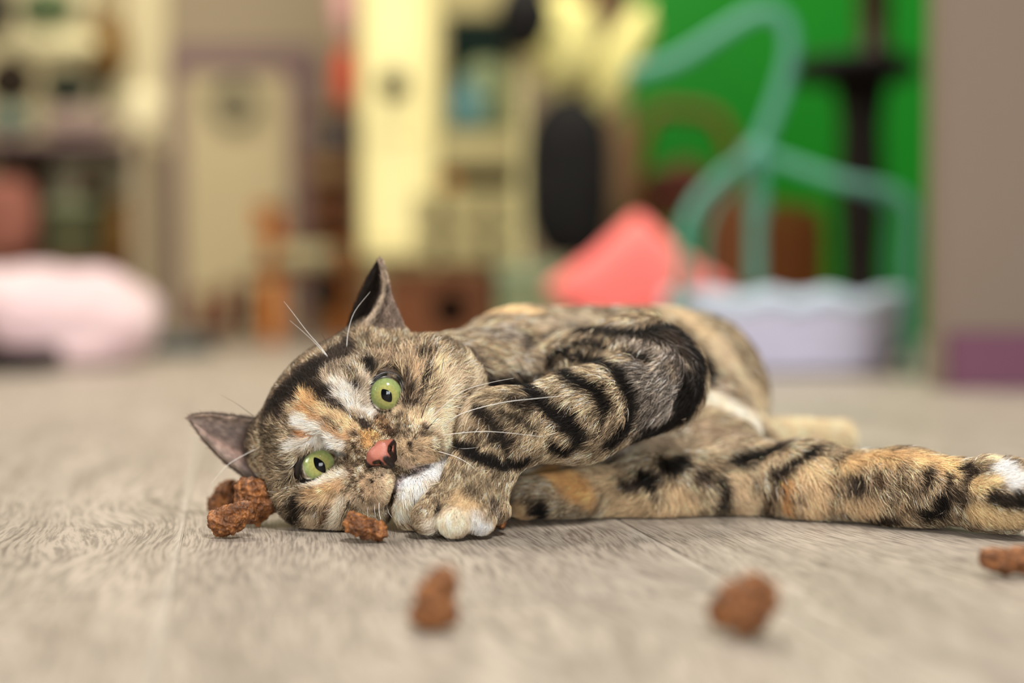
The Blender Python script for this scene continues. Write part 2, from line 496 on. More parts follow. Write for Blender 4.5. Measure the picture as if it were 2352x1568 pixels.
# ---------------- tall cream hutch in the middle
YH = 3.3
hut = empty('hutch', (xpx(1020, YH), YH + .2, 0)); tag(hut, 'tall cream wooden hutch with a dark niche, open shelf and drawers', 'hutch')
box_part('side_panel', [(986, -900, 1004, 800, YH + .01, .38, .02), (1188, -900, 1206, 800, YH + .01, .38, .02)], M_CREAM, hut)
box_part('back_panel', [(990, -900, 1200, 790, YH + .37, .02, .02)], M_DARK, hut)
cd = box_part('door', [(826, -900, 984, 590, YH, .03)], M_CREAM, hut)
bm = bmesh.new(); add_lathe(bm, [(.012, 0), (.013, .014), (.034, .026), (.031, .042), (.006, .05)], at(905, 196, YH), 18, Matrix.Rotation(math.pi/2, 3, 'X'))
link('knob', bm_mesh('knob', bm, True), M_DARK, cd)
bm = bmesh.new()
for r in ((840, -40, 852, 560), (958, -40, 970, 560), (840, 548, 970, 562), (840, 300, 970, 312)): fpx(bm, *r, YH - .006, .008, .002)
link('door_moulding', bm_mesh('door_moulding', bm), M_CREAM, cd)
box_part('cabinet_side', [(826, -900, 842, 600, YH + .03, .34), (842, 588, 984, 602, YH + .03, .34)], M_OLIVEC, hut)
gd = box_part('niche_frame', [(1006, -60, 1022, 372, YH - .005, .03), (1172, -60, 1190, 372, YH - .005, .03), (1022, 300, 1172, 372, YH - .005, .03), (1022, -60, 1172, 36, YH - .005, .03)], M_OLIVEC, hut)
box_part('niche_lining', [(1006, 20, 1186, 304, YH + .345, .012)], M_GLASSD, gd, bevel=0)
box_part('niche_shelf', [(1006, 303, 1186, 312, YH + .03, .32)], M_OLIVEC, gd, bevel=.002)
box_part('shelf', [(1004, 372, 1188, 386, YH, .36), (1004, 432, 1188, 446, YH, .36)], M_OLIVEC, hut)
for k, r in enumerate(((950, 446, 1186, 520), (950, 526, 1186, 602))):
    dwr = box_part('drawer', [r + (YH - .01, .3)], M_OLIVEC, hut)
    for px in (1010, 1120):
        bm = bmesh.new(); add_lathe(bm, [(.006, 0), (.016, .012), (.014, .024), (.003, .03)], at(px, (r[1] + r[3]) / 2, YH - .01), 14, Matrix.Rotation(math.pi/2, 3, 'X'))
        link('knob', bm_mesh('knob', bm, True), M_DARK, dwr)
box_part('plinth', [(842, 602, 1186, 640, YH + .05, .3), (880, 640, 900, 808, YH + .06, .05, .0), (1160, 640, 1180, 808, YH + .06, .05, .0), (880, 640, 900, 808, YH + .3, .05, .0), (1160, 640, 1180, 808, YH + .3, .05, .0)], M_OLIVEC, hut)
box_part('top_panel', [(826, -920, 1206, -900, YH, .4)], M_CREAM, hut)
# things in and on it
def vase(name, px, z, Y, prof, m, lab, cat, s=1.0):
    p = np.array([xpx(px, Y), Y, z])
    bm = bmesh.new(); add_lathe(bm, [(r * s, z * s) for r, z in prof], p, 22)
    return tag(link(name, bm_mesh(name, bm, True), m), lab, cat)
JUG = [(.03, 0), (.05, .01), (.06, .05), (.05, .09), (.03, .12), (.034, .14), (.026, .14), (.02, .12)]
M_TEALV = mat('teal_glaze', (92, 132, 128), .25, (78, 116, 116), scale=9)
M_SAGEV = mat('sage_glaze', (140, 152, 116), .35, (124, 138, 104), scale=9)
vase('vase', 1069, zpx(303, YH + .03) + .001, YH + .09, JUG, M_TEALV, 'rounded teal blue vase in the dark niche of the hutch', 'vase', .92)
vase('jar', 1116, zpx(303, YH + .03) + .001, YH + .235, [(.04, 0), (.055, .02), (.055, .10), (.04, .13), (.03, .14), (.02, .145)], M_SAGEV, 'tall pale sage jar behind the teal vase in the niche', 'jar', 1.35)
bm = bmesh.new(); p = at(985, 372, YH - .02)
lump('gourd', (xpx(1032, YH + .05), YH + .07, zpx(432, YH) + .0215), (.026, .024, .019), M_OAK, None, 2.0, .08)
tag(bpy.data.objects['gourd'], 'small orange gourd on the open shelf of the hutch', 'gourd')
# black bag, yellow cloths on a stand beside the hutch
st = empty('coat_stand', (xpx(1330, 3.5), 3.5, 0)); tag(st, 'brown wooden coat stand hung with a black bag', 'coat stand')
bm = bmesh.new()
add_tube(bm, [(xpx(1335, 3.5), 3.52, .03), (xpx(1335, 3.5), 3.52, 1.7)], .02, 10)
link('pole', bm_mesh('pole', bm, True), M_BROWN, st)
for k in range(4):
    a = k * math.pi / 2 + .5
    bm = bmesh.new(); add_tube(bm, smooth_path([(xpx(1335, 3.5), 3.52, .16), (xpx(1335, 3.5) + .05 * math.cos(a), 3.52 + .05 * math.sin(a), .10), (xpx(1335, 3.5) + .11 * math.cos(a), 3.52 + .11 * math.sin(a), .012)], 10), .012, 8)
    link('foot', bm_mesh('foot', bm, True), M_BROWN, st)
    bm = bmesh.new(); add_tube(bm, smooth_path([(xpx(1335, 3.5), 3.52, .86), (xpx(1335, 3.5) + .07 * math.cos(a), 3.52 + .07 * math.sin(a), .84), (xpx(1335, 3.5) + .11 * math.cos(a), 3.52 + .11 * math.sin(a), .90)], 10), .009, 8)
    link('peg', bm_mesh('peg', bm, True), M_BROWN, st)
bag = lump('bag', at(1307, 412, 3.28), (.098, .055, .182), M_BLACK, None, 5.0, .06, 2.2, pw=3.0)
tag(bag, 'tall black cloth bag hanging beside the hutch', 'bag')
bm = bmesh.new(); p = at(1307, 255, 3.28)
add_tube(bm, smooth_path([p + np.array([-.05, 0, -.02]), p + np.array([-.04, .02, .02]), p + np.array([.0, .03, .035]), p + np.array([.04, .02, .02]), p + np.array([.05, 0, -.02])], 20), .008, 6)
link('strap', bm_mesh('strap', bm, True), M_BLACK, bag)
o = lump('jacket', at(1296, 100, 3.36), (.078, .045, .115), M_YEL, None, 9.0, .28, 2.4); tag(o, 'pale yellow jacket bunched over the black bag', 'jacket')
o = lump('scarf', at(1422, 146, 3.46), (.045, .035, .15), M_YEL, None, 3.0, .25, 2.6, rot=Matrix.Rotation(.45, 3, 'Y')); tag(o, 'pale yellow scarf hanging slanted by the green wall', 'scarf')
o = lump('coat', at(1412, 370, 3.66), (.045, .04, .20), mat('taupe_cloth', (138, 112, 82), .9, (120, 96, 70)), None, 4.0, .15, 2.4); tag(o, 'taupe coat hanging long at the end of the green wall', 'coat')
o = lump('hat', at(1205, 40, YH - .06), (.062, .05, .08), M_BLACK, None, 6.0, .2, 2.4); tag(o, 'black felt hat hooked on the hutch corner', 'hat')

# wooden cat box with a round hole, green box beside it
YX = 3.0
bx = empty('cat_house', (xpx(1000, YX), YX + .1, 0)); tag(bx, 'brown wooden cat house with a dark round hole', 'cat house')
x0, x1 = xpx(884, YX), xpx(1130, YX); zt = zpx(640, YX)
bm = bmesh.new()
hx, hz, hr = xpx(1035, YX), zpx(712, YX), .042
N_ = 32; ring = []; outer = []
for j in range(N_):
    a = 2 * math.pi * j / N_; ca, sa = math.cos(a), math.sin(a)
    ring.append((hx + hr * ca, hz + hr * sa))
    tx = ((x1 if ca > 0 else x0) - hx) / ca if abs(ca) > 1e-6 else 1e9
    tz = ((zt if sa > 0 else 0.002) - hz) / sa if abs(sa) > 1e-6 else 1e9
    t = min(tx, tz); outer.append((hx + t * ca, hz + t * sa))
fr_ = [[bm.verts.new((q[0], y, q[1])) for q in L_] for y in (YX, YX + .012) for L_ in (ring, outer)]
for j in range(N_):
    k = (j + 1) % N_
    bm.faces.new((fr_[0][j], fr_[0][k], fr_[1][k], fr_[1][j])); bm.faces.new((fr_[2][j], fr_[3][j], fr_[3][k], fr_[2][k]))
    bm.faces.new((fr_[0][j], fr_[2][j], fr_[2][k], fr_[0][k])); bm.faces.new((fr_[1][j], fr_[1][k], fr_[3][k], fr_[3][j]))
link('front_panel', bm_mesh('front_panel', bm), M_BROWN, bx)
bm = bmesh.new()
add_box(bm, (x0 + .006, YX + .13, zt / 2), (.012, .236, zt - .004)); add_box(bm, (x1 - .006, YX + .13, zt / 2), (.012, .236, zt - .004))
add_box(bm, ((x0 + x1) / 2, YX + .25, zt / 2), (x1 - x0, .012, zt - .004)); add_box(bm, ((x0 + x1) / 2, YX + .125, .007), (x1 - x0 - .03, .23, .010))
link('side_panel', bm_mesh('side_panel', bm), M_BROWN, bx)
bm = bmesh.new(); add_box(bm, ((x0 + x1) / 2, YX + .125, zt + .009), (x1 - x0 + .02, .28, .018), None, .004); link('lid', bm_mesh('lid', bm), M_BROWN, bx)
YG = 2.9
gb = empty('storage_box', (xpx(1190, YG), YG + .1, 0)); tag(gb, 'pale sage storage box between the cat house and the coral cushion', 'box')
box_part('body', [(1146, 640, 1300, 820, YG, .22, .001)], M_SAGE, gb); box_part('lid', [(1140, 606, 1306, 642, YG - .008, .236)], M_SAGEV, gb)

# small orange chair by the door
YC = 4.4
ch = empty('child_chair', (xpx(690, YC), YC, 0)); tag(ch, 'small orange wooden chair with a cream seat pad', 'chair')
def post(name, px, y0, y1, Y, w=.04, m=M_OAK, par=ch, z0=None):
    bm = bmesh.new(); a = at(px, y0, Y); b_ = at(px, y1, Y); zb = b_[2] if z0 is None else z0
    add_box(bm, (a[0], Y, (a[2] + zb) / 2), (w, w, a[2] - zb), None, .006); return link(name, bm_mesh(name, bm), m, par)
xl, xr = 626, 786
post('leg', xl, 480, 781, YC, .05, z0=0); post('leg', xl, 622, 781, YC - .26, .045, z0=0)
post('leg', xr, 622, 781, YC - .26, .045, z0=0); post('leg', xr, 560, 781, YC, .045, z0=0)
bm = bmesh.new()
for y_ in (492, 530): add_box(bm, ((xpx(xl, YC)), YC - .13, zpx(y_, YC)), (.026, .24, .036), None, .006)
link('arm_rail', bm_mesh('arm_rail', bm), M_OAK, ch)
bm = bmesh.new(); add_box(bm, ((xpx(xl, YC) + xpx(xr, YC)) / 2, YC - .13, zpx(626, YC)), (xpx(xr, YC) - xpx(xl, YC) + .05, .32, .03), None, .006); link('seat', bm_mesh('seat', bm), M_BROWN, ch)
lump('seat_pad', ((xpx(xl, YC) + xpx(xr, YC)) / 2 + .02, YC - .13, zpx(598, YC)), (.10, .14, .038), M_CREAMW, ch, 1.0, .05, 2, pw=3.5)
bm = bmesh.new(); add_box(bm, ((xpx(xl, YC) + xpx(xr, YC)) / 2, YC, zpx(570, YC)), (xpx(xr, YC) - xpx(xl, YC), .02, .05), None, .006); link('back_rail', bm_mesh('back_rail', bm), M_BROWN, ch)
o = lump('kitten_toy', (xpx(752, 4.05), 4.05, zpx(668, 4.05)), (.05, .05, .05), M_BLACK, None, 8.0, .18, 2.5); o.name = 'toy_ball'
bm = bmesh.new(); p = at(752, 640, 4.05); add_tube(bm, [p, p + np.array([0, .03, .05]), p + np.array([0, .04, .075])], .004, 6); link('cord', bm_mesh('cord', bm, True), M_BLACK, o)
tag(o, 'black fuzzy toy ball hanging under the orange chair', 'toy')
# bookcase strip between door and hutch
YS = 4.9
bc = empty('bookcase', (xpx(760, YS), YS + .1, 0)); tag(bc, 'narrow brown bookcase between the door and the hutch', 'bookcase')
box_part('side_panel', [(700, 250, 712, 772, YS, .2, 0.0), (822, 250, 834, 772, YS, .2, 0.0)], mat('tan_wood', (168, 138, 104), .6), bc)
for y_ in (256, 336, 412, 520): box_part('shelf', [(712, y_, 822, y_ + 10, YS + .002, .2)], M_BROWN, bc)
box_part('back_panel', [(712, 250, 822, 770, YS + .2, .01, 0.0)], mat('tan_back', (150, 116, 84), .7), bc)
def book(px0, px1, y0, y1, Y, m, lab):
    bk = box_part('book', [(px0, y0, px1, y1, Y, .12)], m, bevel=.002)
    tag(bk, lab, 'book'); return bk
M_GREYB = mat('slate_cloth', (96, 88, 96), .7); M_BRB = mat('brown_cloth', (120, 76, 50), .7); M_TANB = mat('tan_cloth', (176, 140, 100), .7)
book(718, 768, 272, 334, YS + .03, mat('pale_grey_cloth', (150, 142, 132), .7), 'thick pale grey book on the top shelf of the bookcase')
book(774, 816, 292, 334, YS + .03, M_GREYB, 'short slate grey book on the top shelf of the bookcase')
book(718, 800, 362, 410, YS + .03, M_TANB, 'wide tan book on the second shelf of the bookcase')
book(718, 806, 440, 518, YS + .03, M_BRB, 'wide brown book on the third shelf of the bookcase')
o = lump('plush_toy', at(794, 186, 3.45), (.028, .035, .066), M_RED, None, 3.0, .12, 2.2); tag(o, 'red orange plush toy hanging beside the cream hutch', 'plush toy')
lump('ear', at(785, 128, 3.45), (.013, .010, .022), M_RED, o, 1.0, .05); lump('ear', at(804, 130, 3.45), (.013, .010, .022), M_RED, o, 2.0, .05)
o = lump('plush_rabbit', at(792, 14, 3.45), (.030, .034, .078), M_PINK, None, 5.0, .12, 2.2); tag(o, 'pale pink plush rabbit above the red plush toy', 'plush toy')
lump('ear', at(784, -84, 3.45), (.011, .01, .05), M_PINK, o, 1.0, .05); lump('ear', at(801, -84, 3.45), (.011, .01, .05), M_PINK, o, 2.0, .05)

# floor things by the door
mt_ = box_part('doormat', [(478, 700, 545, 706, 3.95, .5)], M_TAN)
mt_.data.transform(Matrix.Translation((0, 0, -min(v.co.z for v in mt_.data.vertices) + .0005))); mt_.data.transform(Matrix.Diagonal((1, 1, 1, 1)))
tag(mt_, 'tan woven doormat on the planks before the door', 'doormat')
M_BOOT = mat('red_brown_leather', (124, 62, 44), .45, (100, 48, 36), scale=14); M_BOOT2 = mat('dark_brown_leather', (84, 56, 42), .45, (70, 46, 36), scale=14)
def boot(px, Y, m, lab, s=1.0, a=0.0):
    c = np.array([xpx(px, Y), Y, 0]); e_ = empty('boot', c); tag(e_, lab, 'boot', 'boots along the wall by the cream door')
    Rm = np.array([[math.cos(a), -math.sin(a), 0], [math.sin(a), math.cos(a), 0], [0, 0, 1]])
    Q = lambda x, y, z: c + Rm @ (np.array([x, y, z]) * s)
    pr = [(Cone(Q(0, 0, .05), Q(0, -.13, .034), .036*s, .028*s), .01), (Cone(Q(0, .01, .05), Q(0, .015, .16), .036*s, .040*s), .01)]
    v, q = sdf_mesh_(pr, Q(0, 0, 0) - np.array([.2, .2, 0.0]), Q(0, 0, 0) + np.array([.2, .2, .24]), .006)
    v[:, 2] = np.maximum(v[:, 2], .012)
    link('upper', mesh_np('upper', v, q), m, e_)
    bm = bmesh.new()
    for (x, y, w_, l_) in ((0, -.085, .062, .12), (0, .01, .058, .07)): add_box(bm, Q(x, y, .007), (w_*s, l_*s, .013), Matrix.Rotation(a, 3, 'Z'), .003)
    link('sole', bm_mesh('sole', bm), M_DARK, e_)
def sdf_mesh_(prims, lo, hi, vox):
    G = Field(lo, hi, vox)
    for p, k in prims: G.add(p, k)
    V, Q = surface_nets(G)
    return laplace(V, Q, 1), Q
boot(462, 5.7, M_BOOT, 'short red brown boot nearest the mauve door jamb', .85, .5)
boot(520, 5.35, M_BOOT, 'red brown boot in the middle of the row by the door', 1.0, -.3)
boot(578, 5.75, M_BOOT2, 'dark brown boot at the chair end of the row', .95, .25)
bw = empty('pet_bowl', (xpx(404, 3.15), 3.15, 0)); tag(bw, 'wide dark teal pet bowl on the floor beside the pink blanket', 'bowl')
bm = bmesh.new(); add_lathe(bm, [(.085, .001), (.09, .006), (.075, .036), (.066, .036), (.058, .012), (.01, .010)], (xpx(404, 3.15), 3.15, 0), 32); link('dish', bm_mesh('dish', bm, True), M_TEAL, bw)

# ---------------- shelf of odds and ends on the left
YL = 3.35
ls = empty('toy_shelf', (xpx(120, YL), YL + .15, 0)); tag(ls, 'open cream shelf unit crowded with bags and boxes', 'shelf')
box_part('back_panel', [(-260, -700, 384, 790, YL + .30, .02, .02)], mat('cream_board', (206, 194, 152), .7, (196, 182, 142)), ls)
box_part('side_panel', [(-280, -700, -262, 790, YL, .32, 0.0), (300, 318, 318, 790, YL, .32, 0.0)], M_WALL, ls)
for y_, m in ((318, M_MAUVE), (598, M_BROWN)): box_part('shelf', [(-262, y_, 300, y_ + 14, YL, .30)], m, ls)
hb_ = lump('handbag', at(245, 110, YL + .255), (.052, .035, .088), M_GOLD, None, 2.0, .1, 2.2); tag(hb_, 'gold brown leather bag hanging on the cream shelf back', 'bag')
bm = bmesh.new(); p = at(245, 40, YL + .255); add_tube(bm, smooth_path([p + np.array([-.03, 0, 0]), p + np.array([-.01, .02, .10]), p + np.array([.015, .03, .14]), p + np.array([.03, .02, .10]), p + np.array([.032, 0, 0])], 18), .006, 6); link('strap', bm_mesh('strap', bm, True), M_GOLD, hb_)
lump('clasp', at(247, 166, YL + .215), (.02, .012, .024), M_DARK, hb_, 1.0, .05)
bm = bmesh.new(); p = at(243, 180, YL + .255); add_tube(bm, smooth_path([p, p + np.array([-.008, 0, -.05]), p + np.array([-.015, .01, -.10])], 10), [.026] * 4 + [.016] * 5 if False else .015, 8); link('tassel', bm_mesh('tassel', bm, True), M_OLIVE, hb_)
def lump_thing(name, px, py, Y, r, m, lab, cat, seed=1.0, amp=.18, freq=2.3, pw=2.0, rot=None):
    o = lump(name, at(px, py, Y), r, m, None, seed, amp, freq, pw=pw, rot=rot); tag(o, lab, cat); return o
lump_thing('plush_frog', 108, 20, YL + .12, (.07, .05, .05), mat('moss_plush', (86, 100, 66), .9, (74, 90, 60)), 'mossy green plush toy at the top of the cream shelf', 'plush toy', 4.0)
lump_thing('beret', -20, 20, YL + .08, (.05, .05, .075), M_BLACK, 'black cap hanging at the top corner of the cream shelf', 'cap', 6.0, .08)
lump_thing('cloth_pouch', 118, 104, YL + .12, (.115, .04, .035), M_CREAMW, 'cream cloth pouch lying above the dark cloths', 'pouch', 3.0)
lump_thing('dark_scarf', 24, 186, YL + .12, (.055, .05, .06), mat('dark_brown_knit', (44, 34, 22), .95), 'dark brown knit scarf bunched on the cream shelf', 'scarf', 7.0, .25)
lump_thing('wool_hat', 156, 202, YL + .09, (.055, .045, .046), mat('dark_green_knit', (42, 46, 34), .95), 'dark green wool hat beside the brown scarf', 'hat', 9.0, .2)
lump_thing('knit_beanie', 22, 278, YL + .1, (.06, .05, .036), mat('grey_teal_knit', (118, 130, 112), .95), 'grey teal folded beanie under the dark brown scarf', 'beanie', 11.0, .15)
lump_thing('folded_towel', 184, 282, YL + .1, (.080, .06, .034), mat('dusty_mauve_cloth', (160, 140, 126), .95), 'dusty mauve folded towel on the mauve shelf board', 'towel', 5.0, .08, pw=4)
lump_thing('paper_sack', 332, 262, YL + .06, (.045, .04, .06), mat('cream_paper', (226, 214, 172), .8), 'cream paper sack at the door end of the shelf', 'sack', 5.0, .14, pw=3)
lump_thing('pillow', 14, 500, YL + .05, (.075, .05, .097), M_PINKD, 'dusty pink pillow stuffed into the lower shelf', 'pillow', 12.0, .08, pw=3)
c1 = box_part('carton', [(-14, 350, 92, 597, YL + .13, .12, zpx(598, YL) + .001)], mat('dark_brown_card', (62, 46, 28), .8, (50, 38, 24))); tag(c1, 'tall dark brown carton behind the dusty pink pillow', 'carton')
c2 = box_part('carton', [(112, 372, 226, 597, YL + .235, .055, zpx(598, YL) + .001)], mat('cream_card', (206, 190, 152), .8)); tag(c2, 'tall cream carton behind the olive canvas box', 'carton')
bx1 = empty('olive_box', at(150, 597, YL + .11)); tag(bx1, 'olive canvas box standing on the lower shelf', 'box')
box_part('body', [(104, 478, 212, 597, YL + .02, .18)], M_OLIVE, bx1); box_part('lid', [(100, 462, 216, 479, YL + .012, .196)], M_SAGE, bx1)
lump_thing('teddy', 212, 426, YL + .08, (.04, .04, .036), mat('dark_brown_plush', (62, 44, 26), .95), 'dark brown plush toy on top of the olive box', 'plush toy', 6.0, .2)
vase('wooden_vase', 278, zpx(598, YL) + .001, YL + .1, [(.03, 0), (.042, .02), (.046, .06), (.034, .10), (.022, .14), (.028, .16), (.016, .16)], M_GOLD, 'amber wooden vase at the end of the lower shelf', 'vase', .95)

# pink and white blanket heaped on the floor, a dark slipper before it
YK = 2.35
M_SLIP = mat('dark_plum_felt', (44, 32, 34), .9, (34, 25, 27))
sl_ = empty('slipper', (xpx(34, YK), YK - .10, 0)); tag(sl_, 'dark plum felt slipper in front of the pink blanket', 'slipper')
c_ = np.array([xpx(34, YK), YK - .10, 0]); d_ = np.array([-.75, -.66, 0])
G = Field(c_ - np.array([.17, .17, .004]), c_ + np.array([.17, .17, .075]), .004)
G.add(Cone(c_ + d_ * .075 + np.array([0, 0, .026]), c_ - d_ * .08 + np.array([0, 0, .022]), .036, .032), .01)
G.add(Ell(c_ + d_ * .06 + np.array([0, 0, .03]), .040), .02)
G.add(Cone(c_ + d_ * .01 + np.array([0, 0, .062]), c_ - d_ * .075 + np.array([0, 0, .056]), .028, .026), .006, sub=True)
v, q = surface_nets(G); v = laplace(v, q, 1); v[:, 2] = np.maximum(v[:, 2], .008)
link('upper', mesh_np('upper', v, q), M_SLIP, sl_)
bm = bmesh.new(); add_tube(bm, [c_ + d_ * .08 + np.array([0, 0, .005]), c_ + d_ * .03 + np.array([0, 0, .005]), c_ - d_ * .08 + np.array([0, 0, .005])], [.034, .036, .032], 16)
for v_ in bm.verts: v_.co.z = .001 if v_.co.z < .005 else .009
link('sole', bm_mesh('sole', bm), M_DARK, sl_)
YK = 2.5
pr = [(Ell(np.array([xpx(60, YK), YK + .15, .10]), (.20, .13, .08)), .03), (Ell(np.array([xpx(190, YK), YK + .05, .10]), (.10, .10, .075)), .03),
      (Ell(np.array([xpx(262, YK), YK + .03, .075]), (.065, .08, .06)), .03), (Ell(np.array([xpx(165, YK), YK - .01, .03]), (.105, .07, .032)), .03),
      (Ell(np.array([xpx(-60, YK), YK + .05, .12]), (.14, .11, .06)), .03), (Ell(np.array([xpx(120, YK), YK - .02, .08]), (.10, .06, .06)), .03)]
v, q = sdf_mesh_(pr, np.array([xpx(-260, YK), YK - .14, -.002]), np.array([xpx(360, YK), YK + .32, .24]), .008)
n = vnormals(v, q)
f = np.array([noise.noise(Vector((p[0] * 16, p[1] * 10, p[2] * 9))) + .5 * noise.noise(Vector(p * 38)) for p in v])
v = v + n * (f * .010)[:, None]; v[:, 2] = np.maximum(v[:, 2], .003)
bk = link('blanket', mesh_np('blanket', v, q), M_PINKW); tag(bk, 'pink and white fleece blanket heaped on the floor', 'blanket')

# ---------------- coral cushion
YP = 2.55
def pillow_mesh(c, hw, hh, th, ang, n=22, lean=0.0):
    Rm = Matrix.Rotation(lean, 3, 'X') @ Matrix.Rotation(ang, 3, 'Y')
    V = []; Fq = []
    for side in (-1, 1):
        for i in range(n + 1):
            for j in range(n + 1):
                u, w_ = 2 * i / n - 1, 2 * j / n - 1
                t = th * (max(0, 1 - u**4) * max(0, 1 - w_**4)) ** .5
                k = 1 - .07 * (1 - abs(u * w_))
                V.append(np.array(Rm @ Vector((u * hw * k, side * t, w_ * hh * k))) + c)
    m_ = (n + 1) ** 2
    for i in range(n):
        for j in range(n):
            a = i * (n + 1) + j
            Fq.append((a, a + n + 1, a + n + 2, a + 1)); Fq.append((m_ + a, m_ + a + 1, m_ + a + n + 2, m_ + a + n + 1))
    return np.array(V), np.array(Fq)
cc_ = at(1458, 664, YP)
v, q = pillow_mesh(cc_, .105, .105, .042, math.radians(45), lean=-.12)
v[:, 2] = (v[:, 2] - v[:, 2].min()) * .94 + .001; v[:, 0] = cc_[0] + .006 + (v[:, 0] - cc_[0]) * 1.16
bm = bmesh.new(); bm.from_mesh(mesh_np('tmp', v, q)); bmesh.ops.remove_doubles(bm, verts=bm.verts, dist=.0005)
cu = link('cushion', bm_mesh('cushion', bm, True), M_CORAL); tag(cu, 'coral pink square cushion propped up on one corner', 'cushion')

# ---------------- mint doll cradle
YM = 2.2
cr = empty('doll_cradle', (xpx(1830, YM), YM + .12, 0)); tag(cr, 'mint green metal doll cradle with a pale woven basket', 'cradle')
xa, xb = xpx(1572, YM), xpx(2098, YM); zt_, zb_ = zpx(690, YM), zpx(852, YM)
bm = bmesh.new()                                    # basket: rods woven round stakes
rows = 9
for r in range(rows):
    z = zb_ + (zt_ - zb_) * (r + .5) / rows; g = 1 - .10 * (1 - r / rows)
    loop = []
    for j in range(57):
        a = 2 * math.pi * j / 56
        ca, sa = math.cos(a), math.sin(a)
        k = (abs(ca) ** 5 + abs(sa) ** 5) ** (-1 / 5)
        wv = 1 + .012 * math.sin(14 * a + math.pi * r)
        loop.append(np.array([(xa + xb) / 2 + (xb - xa) / 2 * ca * k * g * wv, YM + .12 + .115 * sa * k * g * wv, z]))
    add_tube(bm, loop, (zt_ - zb_) / rows * .56, 6)
bk_ = link('basket', bm_mesh('basket', bm, True), M_LILAC, cr)
bm = bmesh.new(); loop = []
for j in range(81):
    a = 2 * math.pi * j / 80; ca, sa = math.cos(a), math.sin(a); k = (abs(ca) ** 5 + abs(sa) ** 5) ** (-1 / 5)
    loop.append(np.array([(xa + xb) / 2 + (xb - xa) / 2 * ca * k * 1.02, YM + .12 + .118 * sa * k, zt_ + .006 * math.sin(13 * a)]))
add_tube(bm, loop, .014, 8); link('lining', bm_mesh('lining', bm, True), M_FRILL, cr)
bm = bmesh.new(); add_box(bm, ((xa + xb) / 2, YM + .12, zb_ - .004), ((xb - xa) * .86, .19, .012), None, .004); link('base_board', bm_mesh('base_board', bm), M_BROWN, cr)
lump('mattress', ((xa + xb) / 2, YM + .12, zt_ - .022), ((xb - xa) * .44, .09, .034), M_FRILL, cr, 3.0, .08, 3, pw=3.5)
def rod(pxs, Ys, r=.0098, name='frame_rod'):
    bm = bmesh.new(); add_tube(bm, smooth_path([at(x, y, Y_) for (x, y), Y_ in zip(pxs, Ys)], 26), r, 8)
    return link(name, bm_mesh(name, bm, True), M_MINT, cr)
yf, yb_ = YM - .005, YM + .245
def fl(Y): return 700 + 356 / Y
rod([(1556, fl(yf)), (1560, 640), (1580, 500), (1650, 410), (1738, 348)], [yf, yf, yf + .01, yf + .06, YM + .12])
rod([(2092, fl(yf)), (2092, 620), (2084, 462), (1920, 412), (1738, 348)], [yf, yf, yf + .01, yf + .06, YM + .12])
rod([(1612, fl(yb_)), (1614, 640), (1622, 520), (1670, 430), (1738, 348)], [yb_, yb_, yb_ - .01, yb_ - .06, YM + .12], .0055)
rod([(2046, fl(yb_)), (2046, 620), (2040, 470), (1900, 410), (1738, 348)], [yb_, yb_, yb_ - .01, yb_ - .06, YM + .12], .0055)
rod([(1738, 348), (1744, 420), (1736, 520), (1736, 660)], [YM + .12] * 4, .012, 'centre_post')
lump('finial', at(1738, 352, YM + .12), (.026, .026, .020), M_MINT, cr, 1.0, .03)
lump('post_knob', at(1738, 480, YM + .12), (.017, .017, .024), M_MINT, cr, 1.0, .03)
rod([(1738, 348), (1768, 280), (1800, 190), (1816, 110), (1800, 46), (1740, 30), (1640, 86), (1550, 140), (1440, 172)], [YM + .12] * 9, .0125, 'canopy_rod')

# ---------------- dark pedestal table, bentwood chair, crate by the green wall
YT = 3.1
tb = empty('pedestal_table', (xpx(1975, YT), YT, 0)); tag(tb, 'black round pedestal table before the green wall', 'table')
bm = bmesh.new(); c = (xpx(1958, YT), YT, zpx(182, YT)); add_lathe(bm, [(.124, 0), (.136, .006), (.136, .032), (.124, .040)], c, 32); link('top', bm_mesh('top', bm, True), M_BLACK, tb)
bm = bmesh.new(); add_lathe(bm, [(.10, 0.002), (.10, .02), (.05, .05), (.044, .2), (.052, .36), (.046, .5), (.06, zpx(182, YT))], (xpx(1975, YT), YT, 0), 24); link('pedestal', bm_mesh('pedestal', bm, True), M_DARK, tb)
bm = bmesh.new(); c = (xpx(2004, YT), YT, zpx(182, YT) + .0405); add_lathe(bm, [(.05, 0), (.05, .01), (.032, .03), (.036, .12), (.03, .22), (.036, .27), (.02, .28)], c, 20)
o = link('candlestick', bm_mesh('candlestick', bm, True), mat('dark_red_brown', (46, 20, 12), .4)); tag(o, 'dark red brown candlestick on the black table', 'candlestick')
YW = 3.85
cw = empty('bentwood_chair', (xpx(1580, YW), YW, 0)); tag(cw, 'small red brown bentwood chair with a hoop back', 'chair')
def wrod(name, pts, r, m, par):
    bm = bmesh.new(); add_tube(bm, smooth_path(pts, 24), r, 8); return link(name, bm_mesh(name, bm, True), m, par)
zs = zpx(478, YW); hx0, hx1 = xpx(1462, YW), xpx(1716, YW); zc = zpx(236, YW)
wrod('back_hoop', [(hx0 + .02, YW + .12, zs), (hx0, YW + .14, zs + .08), (hx0 + .05, YW + .15, zc - .02), ((hx0 + hx1) / 2, YW + .16, zc), (hx1 - .05, YW + .15, zc - .04), (hx1, YW + .14, zs + .06), (hx1 - .02, YW + .12, zs)], .020, M_BROWN, cw)
wrod('inner_hoop', [(hx0 + .07, YW + .12, zs), (hx0 + .06, YW + .14, zs + .06), ((hx0 + hx1) / 2, YW + .15, zs + .13), (hx1 - .06, YW + .14, zs + .05), (hx1 - .07, YW + .12, zs)], .016, M_REDBR, cw)
